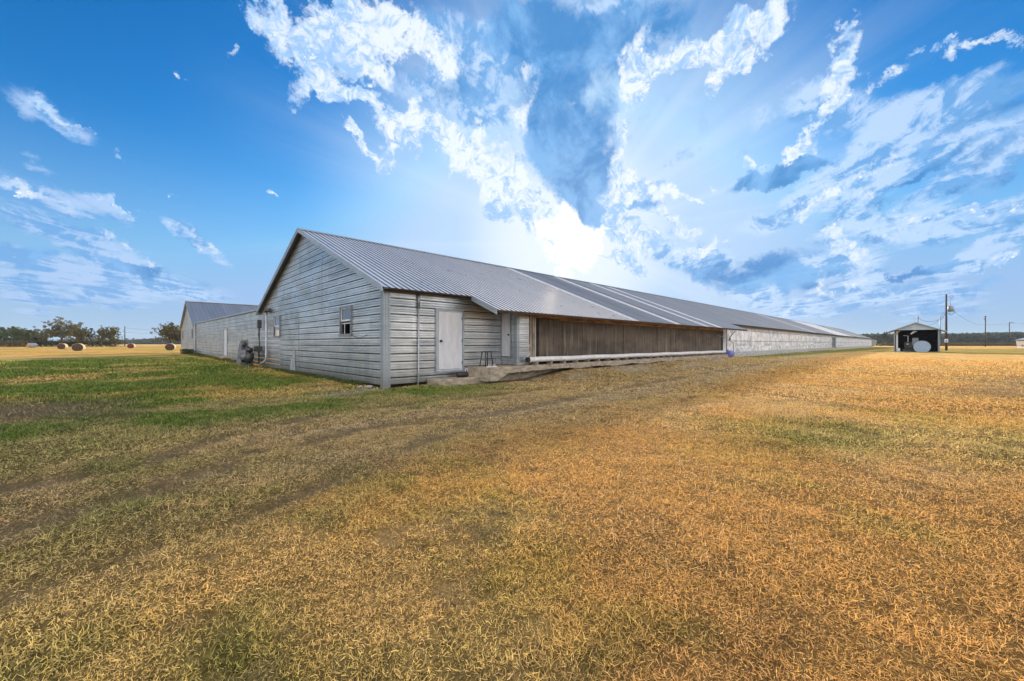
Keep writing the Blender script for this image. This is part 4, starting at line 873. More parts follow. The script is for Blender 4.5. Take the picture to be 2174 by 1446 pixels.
# white pipe with its saddles
pp = thing('drain_pipe', 'long white plastic pipe lying along the slab in front of the brown pad', 'pipe', (11.1, 10.50, .56))
m = MB(); path = [(x, 10.50 + .012 * math.sin(x * .9), .775 + .008 * math.sin(x * 1.7)) for x in np.linspace(11.12, 33.3, 60)]
m.tube(path, .105, 16, cap=False); m.build('pipe', 'pvc', pp, True)
m = MB(); m.tube([(11.10, 10.50, .775), (11.13, 10.50, .775)], .112, 16); m.tube([(11.05, 10.50, .775), (11.10, 10.50, .775)], [.10, .112], 16); m.build('end_cap', 'black', pp)
x = 11.5; first = None; k = 0
while x < 33.2:
    if first is None:
        m = MB(); m.prism([(x, 10.36, .561), (x, 10.64, .561), (x, 10.64, .70), (x, 10.58, .665), (x, 10.50, .655), (x, 10.42, .665), (x, 10.375, .74)], (.05, 0, 0)); first = m.build('saddle', 'woodgrey', pp, loc=None)
    else:
        c = first.copy(); col.objects.link(c); c.parent = pp; c.location = (x - 11.5, 0, 0)
    x += .86; k += 1
# blue drum
br_ = thing('drum', 'blue plastic drum lying on its side at the end of the white pipe', 'drum', (33.9, 10.35, .25))
m = MB(); prof = [(0, .25), (.02, .28), (.10, .285), (.12, .295), (.15, .295), (.17, .285), (.45, .292), (.73, .285), (.75, .295), (.78, .295), (.80, .285), (.88, .28), (.90, .25)]
m.tube([(33.45 + a, 10.35 + a * .06, .57) for a, _ in prof], [r for _, r in prof], 20); m.build('barrel', 'bluep', br_, True)
m = MB(); m.tube([(33.42, 10.35, .57), (33.455, 10.35, .57)], .2, 16); m.tube([(33.5, 10.35, .855), (33.5, 10.35, .93)], .05, 8); m.build('lid', 'bluep', br_)
ph = thing('supply_pipe', 'thin grey pipes dropping from the awning corner to the blue drum', 'pipe', (33.5, 10.4, .5))
m = MB(); m.tube([(33.45, 10.42, 2.58), (33.45, 10.42, .73)], .03, 8); m.build('riser', 'greymetal', ph, True)
m = MB(); m.tube([(31.6, 10.45, 2.02), (33.5, 10.38, 1.75), (35.0, 10.40, 1.45), (35.1, 10.42, .75)], .025, 8); m.build('branch', 'greymetal', ph, True)
m = MB(); m.tube([(34.4, 10.5, 1.85), (36.2, 10.6, 2.45)], .03, 6); m.sphere((34.2, 10.4, 1.76), (.10, .07, .08), 8, 6); m.build('brace', 'darkmetal', ph)
# stool
so_ = thing('stool', 'dark four-legged metal stool standing on the slab by the narrow door', 'stool', (9.52, 11.12, .562))
cx_, cy_ = 9.52, 11.1
m = MB(); m.bevbox(cx_ - .17, cx_ + .17, cy_ - .14, cy_ + .14, 1.075, 1.115, .012); m.build('seat', 'darkmetal', so_)
for sx in (-1, 1):
    for sy in (-1, 1):
        m = MB(); m.tube([(cx_ + sx * .13, cy_ + sy * .10, 1.08), (cx_ + sx * .19, cy_ + sy * .16, .562)], .022, 8); m.build('leg', 'darkmetal', so_, True)
m = MB(); m.tube([(cx_ - .165, cy_ - .13, .80), (cx_ + .165, cy_ - .13, .80), (cx_ + .165, cy_ + .13, .80), (cx_ - .165, cy_ + .13, .80), (cx_ - .165, cy_ - .13, .80)], .009, 6); m.build('rung', 'darkmetal', so_)
# white pegged rail
m = MB(); m.bevbox(9.12, 9.55, 10.56, 10.64, .562, .592, .004)
for q in (.06, .14, .29, .37): m.tube([(9.12 + q, 10.60, .59), (9.12 + q, 10.60, .66)], .012, 8)
tag(m.build('peg_rail', 'pvc', loc=(9.33, 10.6, .562)), 'small white plastic rail with four upright pegs on the slab edge', 'rail')
# black roll
m = MB(); m.tube([(8.30, 11.28, .315), (8.33, 11.27, .315), (8.50, 11.22, .315), (8.67, 11.17, .315), (8.70, 11.16, .315)], [.07, .10, .095, .10, .07], 16)
tag(m.build('rubber_roll', 'black', smooth=True, loc=(8.5, 11.22, .215)), 'small black rubber roll lying on the step under the main door', 'roll')
# rocks at the corner
RL = [(5.45, 11.95, .03, .10, 'pale flat rock at the foot of the gable just left of the corner trim'), (5.3, 12.25, .03, .07, 'smaller pale rock left of the flat rock at the gable foot'),
      (6.35, 11.38, .0, .06, 'pale stone at the foot of the side wall between corner and downspout'), (7.05, 11.3, .0, .07, 'light stone beside the foot of the side wall downspout'),
      (6.7, 11.4, .0, .05, 'little stone just left of the side wall downspout'), (5.5, 15.9, .03, .08, 'dark-edged stone under the gable between the two windows')]
for i, (x, y, z, s, lb) in enumerate(RL):
    m = MB(); r_ = random.Random(i); m.sphere((x, y, z + s * .25), (s * 1.2, s * 1.4, s * .45), 9, 6, jit=.35, rs=r_)
    tag(m.build('rock', 'rock', loc=(x, y, z)), lb, 'rock', 'rocks along the foot of the barn')
# machinery beside the downspout
um = thing('meter_post', 'tall dark meter box on a conduit post against the wing wall beside the downspout', 'meter', (5.45, 26.6, .2))
m = MB(); m.bevbox(5.42, 5.60, 26.25, 26.55, 2.3, 2.75, .02); m.build('meter_box', 'darkmetal', um)
for i, (dy, s) in enumerate(((0, .03), (.12, .022), (-.1, .02))):
    m = MB(); m.tube([(5.52, 26.4 + dy, 2.32), (5.50, 26.42 + dy * 1.6, 1.9), (5.52, 26.38 - dy, 1.4), (5.5, 26.42 + dy, .9), (5.5, 26.4, .2)], s, 7); m.build('conduit', 'darkmetal', um, True)
m = MB(); m.bevbox(5.3, 5.62, 26.1, 26.7, .95, 1.25, .03); m.build('junction_box', 'darkmetal', um)
mc = thing('covered_machine', 'junk machine half wrapped in grey cover, standing in the weeds left of the meter post', 'machine', (5.1, 27.6, .15))
m = MB(); m.sphere((5.1, 27.5, .7), (.33, .75, .36), 14, 8, jit=.45, rs=random.Random(4)); m.build('cover', 'tarpgrey', mc, True)
m = MB(); m.tube([(5.0, 26.5, .25), (5.05, 26.6, .95), (5.1, 27.2, 1.1), (5.1, 28.0, .8), (5.05, 28.3, .2)], [.13, .16, .15, .12, .10], 10); m.build('duct', 'black', mc, True)
m = MB(); m.tube([(5.0, 26.2, .35), (5.0, 26.2, .85)], .16, 12); m.tube([(4.85, 26.2, 1.05), (5.15, 26.2, 1.05)], .12, 12); m.build('motor', 'darkmetal', mc, True)
m = MB(); m.tube([(5.0, 28.2, 1.35), (5.2, 28.2, 1.35)], .15, 14); m.tube([(5.1, 28.2, .2), (5.1, 28.2, 1.3)], .04, 8); m.build('handwheel', 'darkmetal', mc, True)
m = MB(); m.box(4.95, 5.15, 26.1, 28.4, .15, .3); m.build('base_frame', 'darkmetal', mc)
m = MB(); m.prism([(5.0, 28.6, .1), (5.0, 30.0, .15), (5.0, 29.5, .9), (5.05, 29.1, 1.55), (5.08, 28.75, 1.6)], (.35, 0, .05))
tag(m.build('leaning_panel', 'sheet', loc=(5.2, 29.2, .1)), 'dark pointed panel leaning on the wing wall left of the covered machine', 'panel')

# ------------------------------------------------------------------ generator shed
sx0, sy0, sy1, sg = 82.4, -2.06, 2.56, .16
shed = thing('generator_shed', 'small open-fronted metal shed with a shallow gable roof beside the power pole', 'shed', (sx0, sy0, sg))
eh = 3.42; rh = 4.45; dpt = 4.4
def post(x, y, w=.14, mt='greymetal'):
    m = MB(); m.box(x - w / 2, x + w / 2, y - w / 2, y + w / 2, sg - .05, eh - .06); m.build('post', mt, shed)
post(sx0 + .07, sy1 - .05); post(sx0 + .6, sy1 - .30, .22, 'whiteframe'); post(sx0 + .07, sy0 + .05, .18)
m = MB(); m.tube([(sx0 + .12, sy1 - .1, 2.7), (sx0 + .12, sy1 - .65, 3.32)], .06, 6); m.build('brace', 'woodlight', shed)
ym = (sy0 + sy1) / 2; hw = (sy1 - sy0) / 2
m = MB()
for k in range(3):
    z0 = eh - .03 + k * (rh - eh) / 3; z1 = eh - .03 + (k + 1) * (rh - eh) / 3; a = hw * (1 - k / 3); b = hw * (1 - (k + 1) / 3) + .02
    m.prism([(sx0 - .02 * (3 - k) * .5, ym - a, z0), (sx0 - .02 * (3 - k) * .5, ym + a, z0), (sx0 + .02, ym + b, z1), (sx0 + .02, ym - b, z1)], (.05, 0, 0))
m.build('gable_siding', 'trim', shed)
m = MB()
for s in (-1, 1):
    sl2 = (rh - eh) / hw; ov = .75
    m.prism([(sx0 - .35, ym, rh + .06), (sx0 - .35, ym + s * (hw + ov), eh + .06 - sl2 * ov), (sx0 - .35, ym + s * (hw + ov), eh - .04 - sl2 * ov), (sx0 - .35, ym, rh - .05)], (dpt + .7, 0, 0))
m.build('roof', 'trim', shed)
siding((0, sy0 - .01, 0), (1, 0, 0), (0, -1, 0), sg, eh, lambda z: (sx0 + .16, sx0 + dpt)).build('side_wall', 'siding', shed)
m = MB(); m.box(sx0 + .3, sx0 + dpt, sy1 - .06, sy1 - .03, sg, eh); m.build('side_wall', 'shed_shade', shed)
m = MB(); m.box(sx0 + .2, sx0 + dpt, sy0 + .03, sy0 + .06, sg, eh); m.box(sx0 + .1, sx0 + dpt, sy0, sy1, eh - .1, eh - .04); m.build('lining', 'shed_shade', shed)
m = MB(); m.box(sx0 + dpt, sx0 + dpt + .04, sy0, sy1, sg, rh - .8); m.build('back_wall', 'shed_shade', shed)
m = MB(); m.box(sx0 - .1, sx0 + dpt, sy0 - .05, sy1 + .05, sg - .1, sg + .06); m.build('floor_slab', 'greymetal', shed)
m = MB(); m.bevbox(sx0 + 1.0, sx0 + 1.5, sy0 - .22, sy0 - .04, 2.75, 3.15, .02); m.build('meter_box', 'pvc', shed)
m = MB(); m.bevbox(sx0 + 2.2, sx0 + 3.0, sy0 - .2, sy0 - .04, 1.2, 2.7, .02); m.build('switch_box', 'greymetal', shed)
m = MB(); m.tube([(sx0 + .6, sy0 - .1, 2.0), (sx0 + .6, sy0 - .1, 5.25)], .05, 8); m.build('service_mast', 'greymetal', shed, True)
m = MB(); m.tube([(sx0 + .5, ym - .2, rh - .1), (sx0 + .5, ym - .2, rh + .75)], .055, 8); m.tube([(sx0 + .5, ym - .2, rh + .72), (sx0 + .5, ym - .2, rh + .9)], [.13, .11], 8)
m.tube([(sx0 + .5, ym - .2, rh + .6), (sx0 + .5, ym + .2, rh + .75), (sx0 + .5, ym + .3, rh + .5), (sx0 + .5, ym + .05, rh + .35)], .02, 5); m.build('service_mast', 'greymetal', shed)
tk = thing('fuel_tank', 'pale blue-grey round-ended fuel tank standing in the mouth of the open shed', 'tank', (81.8, -.6, sg))
m = MB()
def tankring(x, r): return [(x, -.35 + r * math.cos(t), max(sg + .03, .93 + r * math.sin(t))) for t in np.linspace(0, 2 * math.pi, 33)[:-1]]
rings = [(81.30, .80), (81.28, .86), (81.33, .88), (83.2, .88), (83.25, .8)]
vs = []; [vs.extend(tankring(x, r)) for x, r in rings]
fs = [(i * 32 + k, i * 32 + (k + 1) % 32, (i + 1) * 32 + (k + 1) % 32, (i + 1) * 32 + k) for i in range(4) for k in range(32)] + [tuple(range(32))[::-1], tuple(range(128, 160))]
m.add(vs, fs); m.build('shell', 'tank', tk)
for q in (81.45, 82.9):
    m = MB(); m.box(q, q + .15, -1.0, .3, sg, sg + .12); m.build('cradle', 'darkmetal', tk)
gn = thing('generator', 'dark generator standing at the back of the open shed', 'generator', (84.4, 1.2, sg))
m = MB(); m.bevbox(83.9, 86.2, .4, 1.7, sg + .06, sg + .4, .03); m.build('base_frame', 'darkmetal', gn)
m = MB(); m.bevbox(84.1, 85.6, .6, 1.5, sg + .42, sg + 1.5, .08); m.build('engine', 'darkmetal', gn)
m = MB(); m.bevbox(83.8, 84.05, .0, .65, sg + .9, sg + 2.1, .05); m.build('radiator', 'greymetal', gn)
m = MB(); m.tube([(84.2, 1.1, sg + 1.5), (84.2, 1.1, sg + 2.4), (84.2, 1.6, sg + 2.45)], .05, 8); m.build('exhaust', 'pvc', gn)
m = MB(); m.sphere((83.95, 1.15, sg + 1.15), .12, 8, 6); m.build('filter', 'pvc', gn)
m = MB(); m.prism([(83.2, .1, 3.25), (83.2, .75, 2.75), (83.2, .85, 2.85), (83.2, .5, 3.3)], (.5, 0, 0)); tag(m.build('hanging_duct', 'pvc', loc=(83.4, .4, 3)), 'pale bent duct hanging from the ceiling inside the open shed', 'duct')
m = MB(); m.bevbox(82.5, 82.9, sy1 - .65, sy1 - .3, sg + .06, sg + .55, .03); m.build; tag(m.build('crate', 'whiteframe', loc=(82.7, 2.1, sg)), 'small white crate on the shed floor at its left front post', 'crate')

# ------------------------------------------------------------------ poles and wires
def pole(px, depth, h, rad, name, label, z=.16, parts=None, lean=0):
    p = at(px, depth, z); t = thing(name, label, 'pole', p, 'wooden utility poles')
    m = MB(); m.tube([p - Vector((0, 0, .3)), p + Vector((lean, -lean, h))], [rad, rad * .7], 10); m.build('shaft', 'postwood', t, True)
    return t, p
U = Vector((YF, -XF, 0)); U = Vector((XR, YR, 0))   # to the right as seen from the yard
t1, p1 = pole(2009, 69.7, 9.9, .16, 'utility_pole', 'tall near utility pole carrying a grey transformer, right behind the shed')
c = p1 + U * .75 + Vector((0, 0, 7.35))
m = MB(); m.tube([c - Vector((0, 0, .50)), c - Vector((0, 0, .46)), c + Vector((0, 0, .42)), c + Vector((0, 0, .50))], [.30, .34, .34, .25], 16); m.build('transformer', 'greymetal', t1, True)
m = MB(); m.box(-.02, .02, -.02, .02, 0, .01)
m = MB(); m.tube([c + Vector((0, 0, .48)), c + Vector((0, 0, .72))], [.06, .04], 8); m.build('bushing', 'darkmetal', t1)
for q in (.3, -.3):
    m = MB(); m.tube([c - U * .3 + Vector((0, 0, q)), c - U * .7 + Vector((0, 0, q))], .03, 6); m.build('bracket', 'darkmetal', t1)
m = MB(); m.tube([c + Vector((0, 0, .7)), c - U * .08 + Vector((0, 0, 1.2)), c + U * .1 + Vector((0, 0, 1.7)), c - U * .2 + Vector((0, 0, 2.2)), c + U * .25 + Vector((0, 0, 2.35)), c + U * .5 + Vector((0, 0, 2.1)), c + U * .2 + Vector((0, 0, 1.8)), c + U * .25 + Vector((0, 0, 2.2))], .025, 5); m.build('fuse_lead', 'darkmetal', t1)
m = MB(); 
for r_ in (.6, .75):
    m.tube([c + U * (.15 + r_ * .75 * math.cos(a)) + Vector((0, 0, -.45 + r_ * .9 * math.sin(a))) for a in np.linspace(-2.6, .9, 12)], .022, 5)
m.build('loop_wire', 'black', t1)
m = MB(); q = p1 + Vector((-.2, 0, 1.75)); m.box(q.x - .03, q.x, q.y - .22, q.y + .22, q.z - .3, q.z + .3); sg_ = m.build('notice', 'pvc', t1)
m = MB(); m.box(q.x - .036, q.x - .031, q.y - .10, q.y + .10, q.z - .2, q.z + .05); m.build('print', 'bluep', sg_)
m = MB(); q = p1 + U * .22; m.tube([q + Vector((0, 0, 0)), q + Vector((0, 0, 1.4))], .03, 6); m.build('ground_guard', 'woodlight', t1)
def wire(a, b, sag, label, grp=None, rad=.02, nseg=14):
    a, b = Vector(a), Vector(b); m = MB(); m.tube([a.lerp(b, t) - Vector((0, 0, sag * 4 * t * (1 - t))) for t in np.linspace(0, 1, nseg)], rad, 5)
    return tag(m.build('wire', 'black', loc=a), label, 'wire', grp)
mast = Vector((sx0 + .5, ym - .2, rh + .65)); mst2 = Vector((sx0 + .6, sy0 - .1, 5.2))
wire(mast, mst2 - Vector((0, 0, .3)), .45, 'cable sagging from the stub mast on the shed roof to the side mast')
wire(mst2 - Vector((0, 0, .25)), p1 + Vector((0, 0, 6.8)), -.35, 'upper cable looping from the shed side mast up to the near pole')
wire(Vector((sx0 + 1, sy0 + 1.2, eh + .6)), p1 + Vector((0, 0, 6.6)), .45, 'lower slack cable rising from the shed roof to the near pole')
wire(mst2 - Vector((0, 0, .5)), p1 + Vector((0, 0, 7.2)), .35, 'middle cable rising from the shed side mast to the near pole')
t2, p2 = pole(2092, 150, 11.5, .17, 'utility_pole', 'second pole from the right edge, bare with a small cap')
m = MB(); m.tube([p2 + Vector((0, 0, 11.3)), p2 + Vector((0, 0, 11.7))], [.42, .1], 8); m.tube([p2 - U * .5 + Vector((0, 0, 10.8)), p2 + U * .3 + Vector((0, 0, 9.8))], .1, 6); m.build('insulator', 'darkmetal', t2)
t3, p3 = pole(2143, 205, 12.4, .2, 'utility_pole', 'farthest pole near the right edge with short crossarms at its top')
m = MB(); m.tube([p3 + Vector((0, 0, 11.6)), p3 + U * 1.2 + Vector((0, 0, 12.2))], .1, 6); m.tube([p3 + U * .8 + Vector((0, 0, 12.0)), p3 + U * 2.4 + Vector((0, 0, 12.0))], .08, 6); m.tube([p3 - U * .9 + Vector((0, 0, 10.8)), p3 + Vector((0, 0, 11.1))], .09, 6); m.build('crossarm', 'postwood', t3)
t4, p4 = pole(265, 175, 8.9, .2, 'utility_pole', 'lone pole at the left beyond the hay bales')
m = MB(); m.tube([p4 + U * .2 + Vector((0, 0, 3.4)), p4 + U * 1.4 + Vector((0, 0, 3.2))], .18, 6); m.tube([p4 - U * 1.2 + Vector((0, 0, 3.0)), p4 - U * 1.1 + Vector((0, 0, 4.3))], .1, 6); m.build('bracket', 'postwood', t4)
wire(p3 + Vector((0, 0, 11.9)), p2 + Vector((0, 0, 8.5)), .5, 'thin wire between the two right-hand poles', rad=.035)
wire(p2 + Vector((0, 0, 8.4)), p1 + Vector((0, 0, 7.9)), 1.2, 'thin wire from the bare pole to the transformer pole', rad=.025)
wire(p3 + Vector((0, 0, 11.9)), at(2400, 205, 12.3), .5, 'thin wire leaving the farthest pole to the right', rad=.035)
for k, (za_, zb_, lb) in enumerate(((8.2, 7.4, 'topmost'), (6.3, 5.6, 'middle'), (3.6, 3.3, 'lowest'))):
    wire(p4 + Vector((0, 0, za_)), at(420, 190, zb_), .5, '%s wire running right from the lone left pole' % lb, rad=.03)
wire(p4 + Vector((0, 0, 3.4)), at(150, 170, 3.9), .4, 'wire running left from the lone left pole into the trees', rad=.03)

# ------------------------------------------------------------------ round hay bales
def bale_material(name, a, b, ring):
    return mat(name, a, .95, 0, b, 5., (1, 1, 3), bump=.9, bs=14)
MT['hay'] = bale_material('hay_core', (.095, .062, .036), (.05, .032, .02), 1)
MT['hay_red'] = bale_material('hay_core_reddish', (.15, .045, .025), (.08, .03, .02), 1)
MT['net'] = mat('net_wrap', (.50, .42, .28), .8, 0, (.34, .27, .17), 4., bump=.5)
MT['netblue'] = mat('silver_wrap', (.30, .34, .40), .6, 0, (.22, .25, .30), 4., bump=.4)
MT['haylight'] = mat('hay_gold', (.52, .30, .10), .95, 0, (.34, .19, .06), 6., bump=.8)
def bale(px, depth, z, axis_deg, label, core='hay', wrap='net', R_=.66, L=1.25):
    p = at(px, depth, z); t = thing('hay_bale', label, 'hay bale', p, 'round hay bales in the far field'); r_ = random.Random(px)
    nu = 28; rad = [R_ * (1 + r_.uniform(-.02, .02)) for _ in range(nu)]; d_ = Vector((math.cos(R(axis_deg)), math.sin(R(axis_deg)), 0)); s_ = Vector((-d_.y, d_.x, 0)); cc = p + Vector((0, 0, R_ * .92))
    def ring(o, k): return [cc + d_ * o + s_ * (rad[i] * k * math.cos(2 * math.pi * i / nu) * 1.05) + Vector((0, 0, max(-R_ * .92, rad[i] * k * math.sin(2 * math.pi * i / nu)))) for i in range(nu)]
    def tubeof(rs_, mname, nm, caps):
        m = MB(); vs = []; [vs.extend(ring(o, k)) for o, k in rs_]
        fs = [(i * nu + k, i * nu + (k + 1) % nu, (i + 1) * nu + (k + 1) % nu, (i + 1) * nu + k) for i in range(len(rs_) - 1) for k in range(nu)]
        if caps: fs += [tuple(range(nu))[::-1], tuple(range((len(rs_) - 1) * nu, len(rs_) * nu))]
        m.add(vs, fs); m.build(nm, mname, t, False)
    tubeof([(-L / 2 - .03, .3), (-L / 2, .62), (-L / 2 + .02, .92), (L / 2 - .02, .92), (L / 2, .62), (L / 2 + .03, .3)], core, 'hay', True)
    tubeof([(-L / 2 + .0, .94), (-L / 2 + .03, 1.0), (L / 2 - .03, 1.0), (L / 2, .94)], wrap, 'net_wrap', False)
vd = math.degrees(math.atan2(YF, XF))
bale(167, 65.5, .15, 80, 'nearest and largest round bale, pale rim and brown face', 'hay')
bale(362, 72, .15, 77, 'round bale closest to the corner of the far barn', 'hay')
bale(133, 88, .15, 74, 'round bale just left of the largest one, its pale side showing', 'hay')
bale(279, 101, .15, 75, 'small reddish-faced round bale near the lone left pole', 'hay_red')
bale(68, 122, .1, 20, 'leftmost round bale, seen side-on with blue-grey wrap and golden end', 'haylight', 'netblue', .75, 1.7)
bale(152, 165, .1, 60, 'tiny golden bale far away between the two left bales', 'haylight', 'haylight', .8, 1.5)

# ------------------------------------------------------------------ trees
MT['bark'] = mat('bark', (.075, .058, .042), .9, 0, (.13, .10, .07), 3., bump=.5)
MT['leafA'] = mat('leaves_olive', (.10, .11, .026), .8, 0, (.17, .13, .035), 1.2, trans=.25)
MT['leafB'] = mat('leaves_green', (.055, .10, .025), .8, 0, (.11, .13, .03), .9, trans=.25)
MT['leafC'] = mat('leaves_dark', (.03, .05, .022), .8, 0, (.055, .075, .03), .9, trans=.2)
MT['leafD'] = mat('leaves_brown', (.13, .085, .03), .8, 0, (.08, .075, .03), .9, trans=.2)
def leafcloud(centres, rad, nper, size, seed, squash=.8):
    rs = np.random.RandomState(seed); P = []
    for c, r in zip(centres, rad):
        k = int(nper * (r ** 2)); d_ = rs.randn(k, 3); d_ /= np.linalg.norm(d_, axis=1)[:, None]; q = d_ * (rs.rand(k, 1) ** .45) * r; q[:, 2] *= squash; P.append(q + np.array(c))
    P = np.concatenate(P); k = len(P); a = rs.randn(k, 3); a /= np.linalg.norm(a, axis=1)[:, None]; b = np.cross(a, rs.randn(k, 3)); b /= np.linalg.norm(b, axis=1)[:, None]
    s = size * rs.uniform(.5, 1.3, (k, 1)); V = np.stack([P + a * s, P + b * s * .6, P - a * s, P - b * s * .6], 1).reshape(-1, 3)
    return V
def tree(px, depth, h, w, label, leaf, seed, dens=1.0, name='tree', base=0., bare=False, ext=0, lo=.25):
    p = at(px, depth, 0.0); t = thing(name, label, 'tree', p, 'trees along the far field'); r_ = random.Random(seed)
    m = MB(); tips = []
    def limb(a, d_, L, rad, lev):
        pts = [a]; q = a.copy(); dd = d_.copy()
        for i in range(3): dd = (dd + Vector((r_.uniform(-.28, .28), r_.uniform(-.28, .28), r_.uniform(-.1, .2)))).normalized(); q = q + dd * L / 3; pts.append(q.copy())
        m.tube(pts, [rad, rad * .8, rad * .6, rad * .4], 6 if lev < 2 else 4, cap=False)
        tips.append((pts[-1], lev)); 
        if lev >= 1: tips.append((pts[2], lev))
        if lev < (4 if bare else 3):
            for i in range(r_.choice((3, 4)) if lev else 5):
                ang = r_.uniform(0, 2 * math.pi); sp = r_.uniform(.5, 1.15); nd = (dd * math.cos(sp) + Vector((math.cos(ang), math.sin(ang), r_.uniform(-.1, .5))) * math.sin(sp)).normalized()
                nd.x *= w / h * 1.25; nd.y *= w / h * 1.25; nd.normalize()
                limb(pts[r_.choice((1, 2, 3))], nd, L * r_.uniform(.55, .8), rad * .55, lev + 1)
    limb(p - Vector((0, 0, .3)), Vector((0, 0, 1)), h * .36, h * .028, 0)
    zmax = max(q.z for q, _ in tips); xs_ = max(((q - p).xy.length for q, _ in tips)); kz = (h * .93) / zmax; kx = (w * .46) / xs_
    def fit(v): return Vector((p.x + (v[0] - p.x) * kx, p.y + (v[1] - p.y) * kx, v[2] * kz if v[2] > 0 else v[2]))
    m.v = [tuple(fit(Vector(v))) for v in m.v]; tips = [(fit(q), l) for q, l in tips]
    m.build('trunk', 'bark', t)
    cs = [tuple(q) for q, l in tips if l >= 1 and q.z > h * lo]
    for i in range(int(210 * dens)):
        a_ = r_.uniform(0, 2 * math.pi); e_ = r_.random() ** .7 * math.pi / 2; k_ = r_.uniform(.3, .97); lump = 1 + .10 * math.sin(a_ * 3 + seed) + .07 * math.sin(a_ * 7 + seed * 2 + e_ * 5)
        cs.append((p.x + math.cos(a_) * math.cos(e_) * w * .5 * k_ * lump, p.y + math.sin(a_) * math.cos(e_) * w * .5 * k_ * lump, h * .24 + math.sin(e_) * h * .70 * k_ * lump))
    r_.shuffle(cs)
    rad = [h * r_.uniform(.022, .06) * (.7 if bare else 1) for _ in cs]
    if bare: cs = cs[:len(cs) // 3]; rad = rad[:len(cs)]
    size = h * .017
    V = leafcloud(cs, rad, 95 * (12. / h) ** 2, size, seed) - np.array(p)
    k = len(V) // 4; o = mesh_np('crown', V, np.full(k, 4), np.arange(4 * k), None, [MT[leaf]]); o.parent = t
TR = [(8, 150, 8.2, 9, 'leafmost tree, loose dark green crown cut by the picture edge', 'leafB', 1, 1.0), (28, 158, 8.9, 7, 'thin-topped dark tree second from the left edge', 'leafB', 2, .7),
      (45, 150, 7.6, 10, 'low round green tree left of the spreading tree', 'leafB', 3, 1.5), (64, 155, 7.2, 10, 'dense dark green tree between the low round tree and the spreading one', 'leafC', 4, 1.6),
      (88, 160, 7.4, 8, 'grey-green tree tucked under the left side of the spreading tree', 'leafC', 14, .9), (127, 152, 11.6, 17, 'largest spreading olive tree behind the hay bales', 'leafA', 5, 1.15),
      (168, 148, 8.0, 9, 'olive tree leaning against the right side of the spreading tree', 'leafA', 6, 1.1), (196, 152, 8.4, 8, 'nearly bare thin-branched tree in the middle of the left row', 'leafC', 7, .5),
      (217, 150, 8.0, 8, 'sparse tree with a two-humped crown, second from the lone pole', 'leafA', 8, .6), (238, 152, 8.1, 9, 'airy olive tree nearest the lone left pole', 'leafA', 9, .75),
      (362, 135, 9.0, 11, 'olive tree rising behind the corner of the far barn', 'leafA', 10, 1.2), (388, 138, 8.2, 9, 'tree half hidden behind the corner of the far barn', 'leafA', 12, 1.1)]
for px, dp, h, w, lb, lf, sd_, dn in TR:
    tree(px, dp, h, w, lb.replace('leafmost', 'leftmost'), lf, sd_, dn, bare=(sd_ in (7,)))
tree(1881, 330, 11.5, 9, 'feathery lone tree rising just beyond the far end of the long barn', 'leafC', 21, .9)
tree(1893, 335, 8.5, 8, 'small tree right of the feathery one beyond the barn end', 'leafC', 22, .9)

# bushes, hedges and woods that read as one mass
def massif(name, label, pts, hfun, depthw, size, dens, leaf, seed, cat='woods'):
    rs = np.random.RandomState(seed); P = []
    for (a, b) in zip(pts, pts[1:]):
        L = (b - a).length; k = int(L * dens)
        t = rs.rand(k); base = np.array(a)[None] * (1 - t)[:, None] + np.array(b)[None] * t[:, None]
        s = np.cumsum([0])[0]
        along = base[:, 0] * .8 + base[:, 1] * .6
        hh = hfun(along, rs); q = base.copy(); q[:, :2] += rs.randn(k, 2) * depthw
        q[:, 2] = hh * rs.rand(k) ** .55; P.append(q)
    P = np.concatenate(P); k = len(P); a = rs.randn(k, 3); a /= np.linalg.norm(a, axis=1)[:, None]; b = np.cross(a, rs.randn(k, 3)); b /= np.linalg.norm(b, axis=1)[:, None]
    s = size * rs.uniform(.5, 1.4, (k, 1)); V = np.stack([P + a * s, P + b * s * .6, P - a * s, P - b * s * .6], 1).reshape(-1, 3)
    o = mesh_np(name, V, np.full(k, 4), np.arange(4 * k), None, [MT[leaf]]); kind(o, 'stuff'); tag(o, label, cat); return o
def hh(base, var, sc_, seed): return lambda s, rs: base + var * (fbm(s / sc_, s * 0 + 3, 4, seed) - .5) * 2
massif('woods', 'dark green wood along the horizon at the right behind the poles', [at(1860, 430), at(2000, 430), at(2120, 410), at(2400, 380)], hh(11.5, 6.0, 26, 301), 9, 1.5, 130, 'leafC', 31)
massif('woods', 'low far wood on the horizon between the lone left pole and the far barn', [at(150, 640), at(300, 640), at(400, 560)], hh(7.5, 3.0, 30, 302), 9, 1.5, 55, 'leafC', 32)
massif('hedge', 'dark bushy growth under the row of trees at the left', [at(-60, 160), at(60, 158), at(160, 158), at(250, 158)], hh(2.4, 1.6, 6, 303), 1.2, .28, 130, 'leafC', 33, 'hedge')
massif('brush', 'rusty dry brush at the left edge in front of the trees', [at(-80, 140), at(60, 146)], hh(1.9, .7, 4, 304), .8, .2, 130, 'leafD', 34, 'brush')
massif('brush', 'brown scrub strip in the field below the wood at the right', [at(1868, 205), at(1990, 205), at(2100, 205), at(2400, 200)], hh(1.4, .9, 5, 305), 2.5, .28, 130, 'leafD', 35, 'brush')
massif('scrub', 'dark olive scrub mixed in the strip below the right-hand wood', [at(2000, 225), at(2120, 225), at(2400, 220)], hh(1.6, 1.0, 5, 306), 2.5, .3, 60, 'leafC', 36, 'scrub')
massif('weeds', 'dark weeds and brush along the foot of the connecting wing', [Vector((5.35, 29.8, .1)), Vector((5.3, 44, .2)), Vector((5.2, 57, .3))], hh(.28, .14, 1.5, 307), .16, .045, 260, 'leafB', 37, 'weeds')
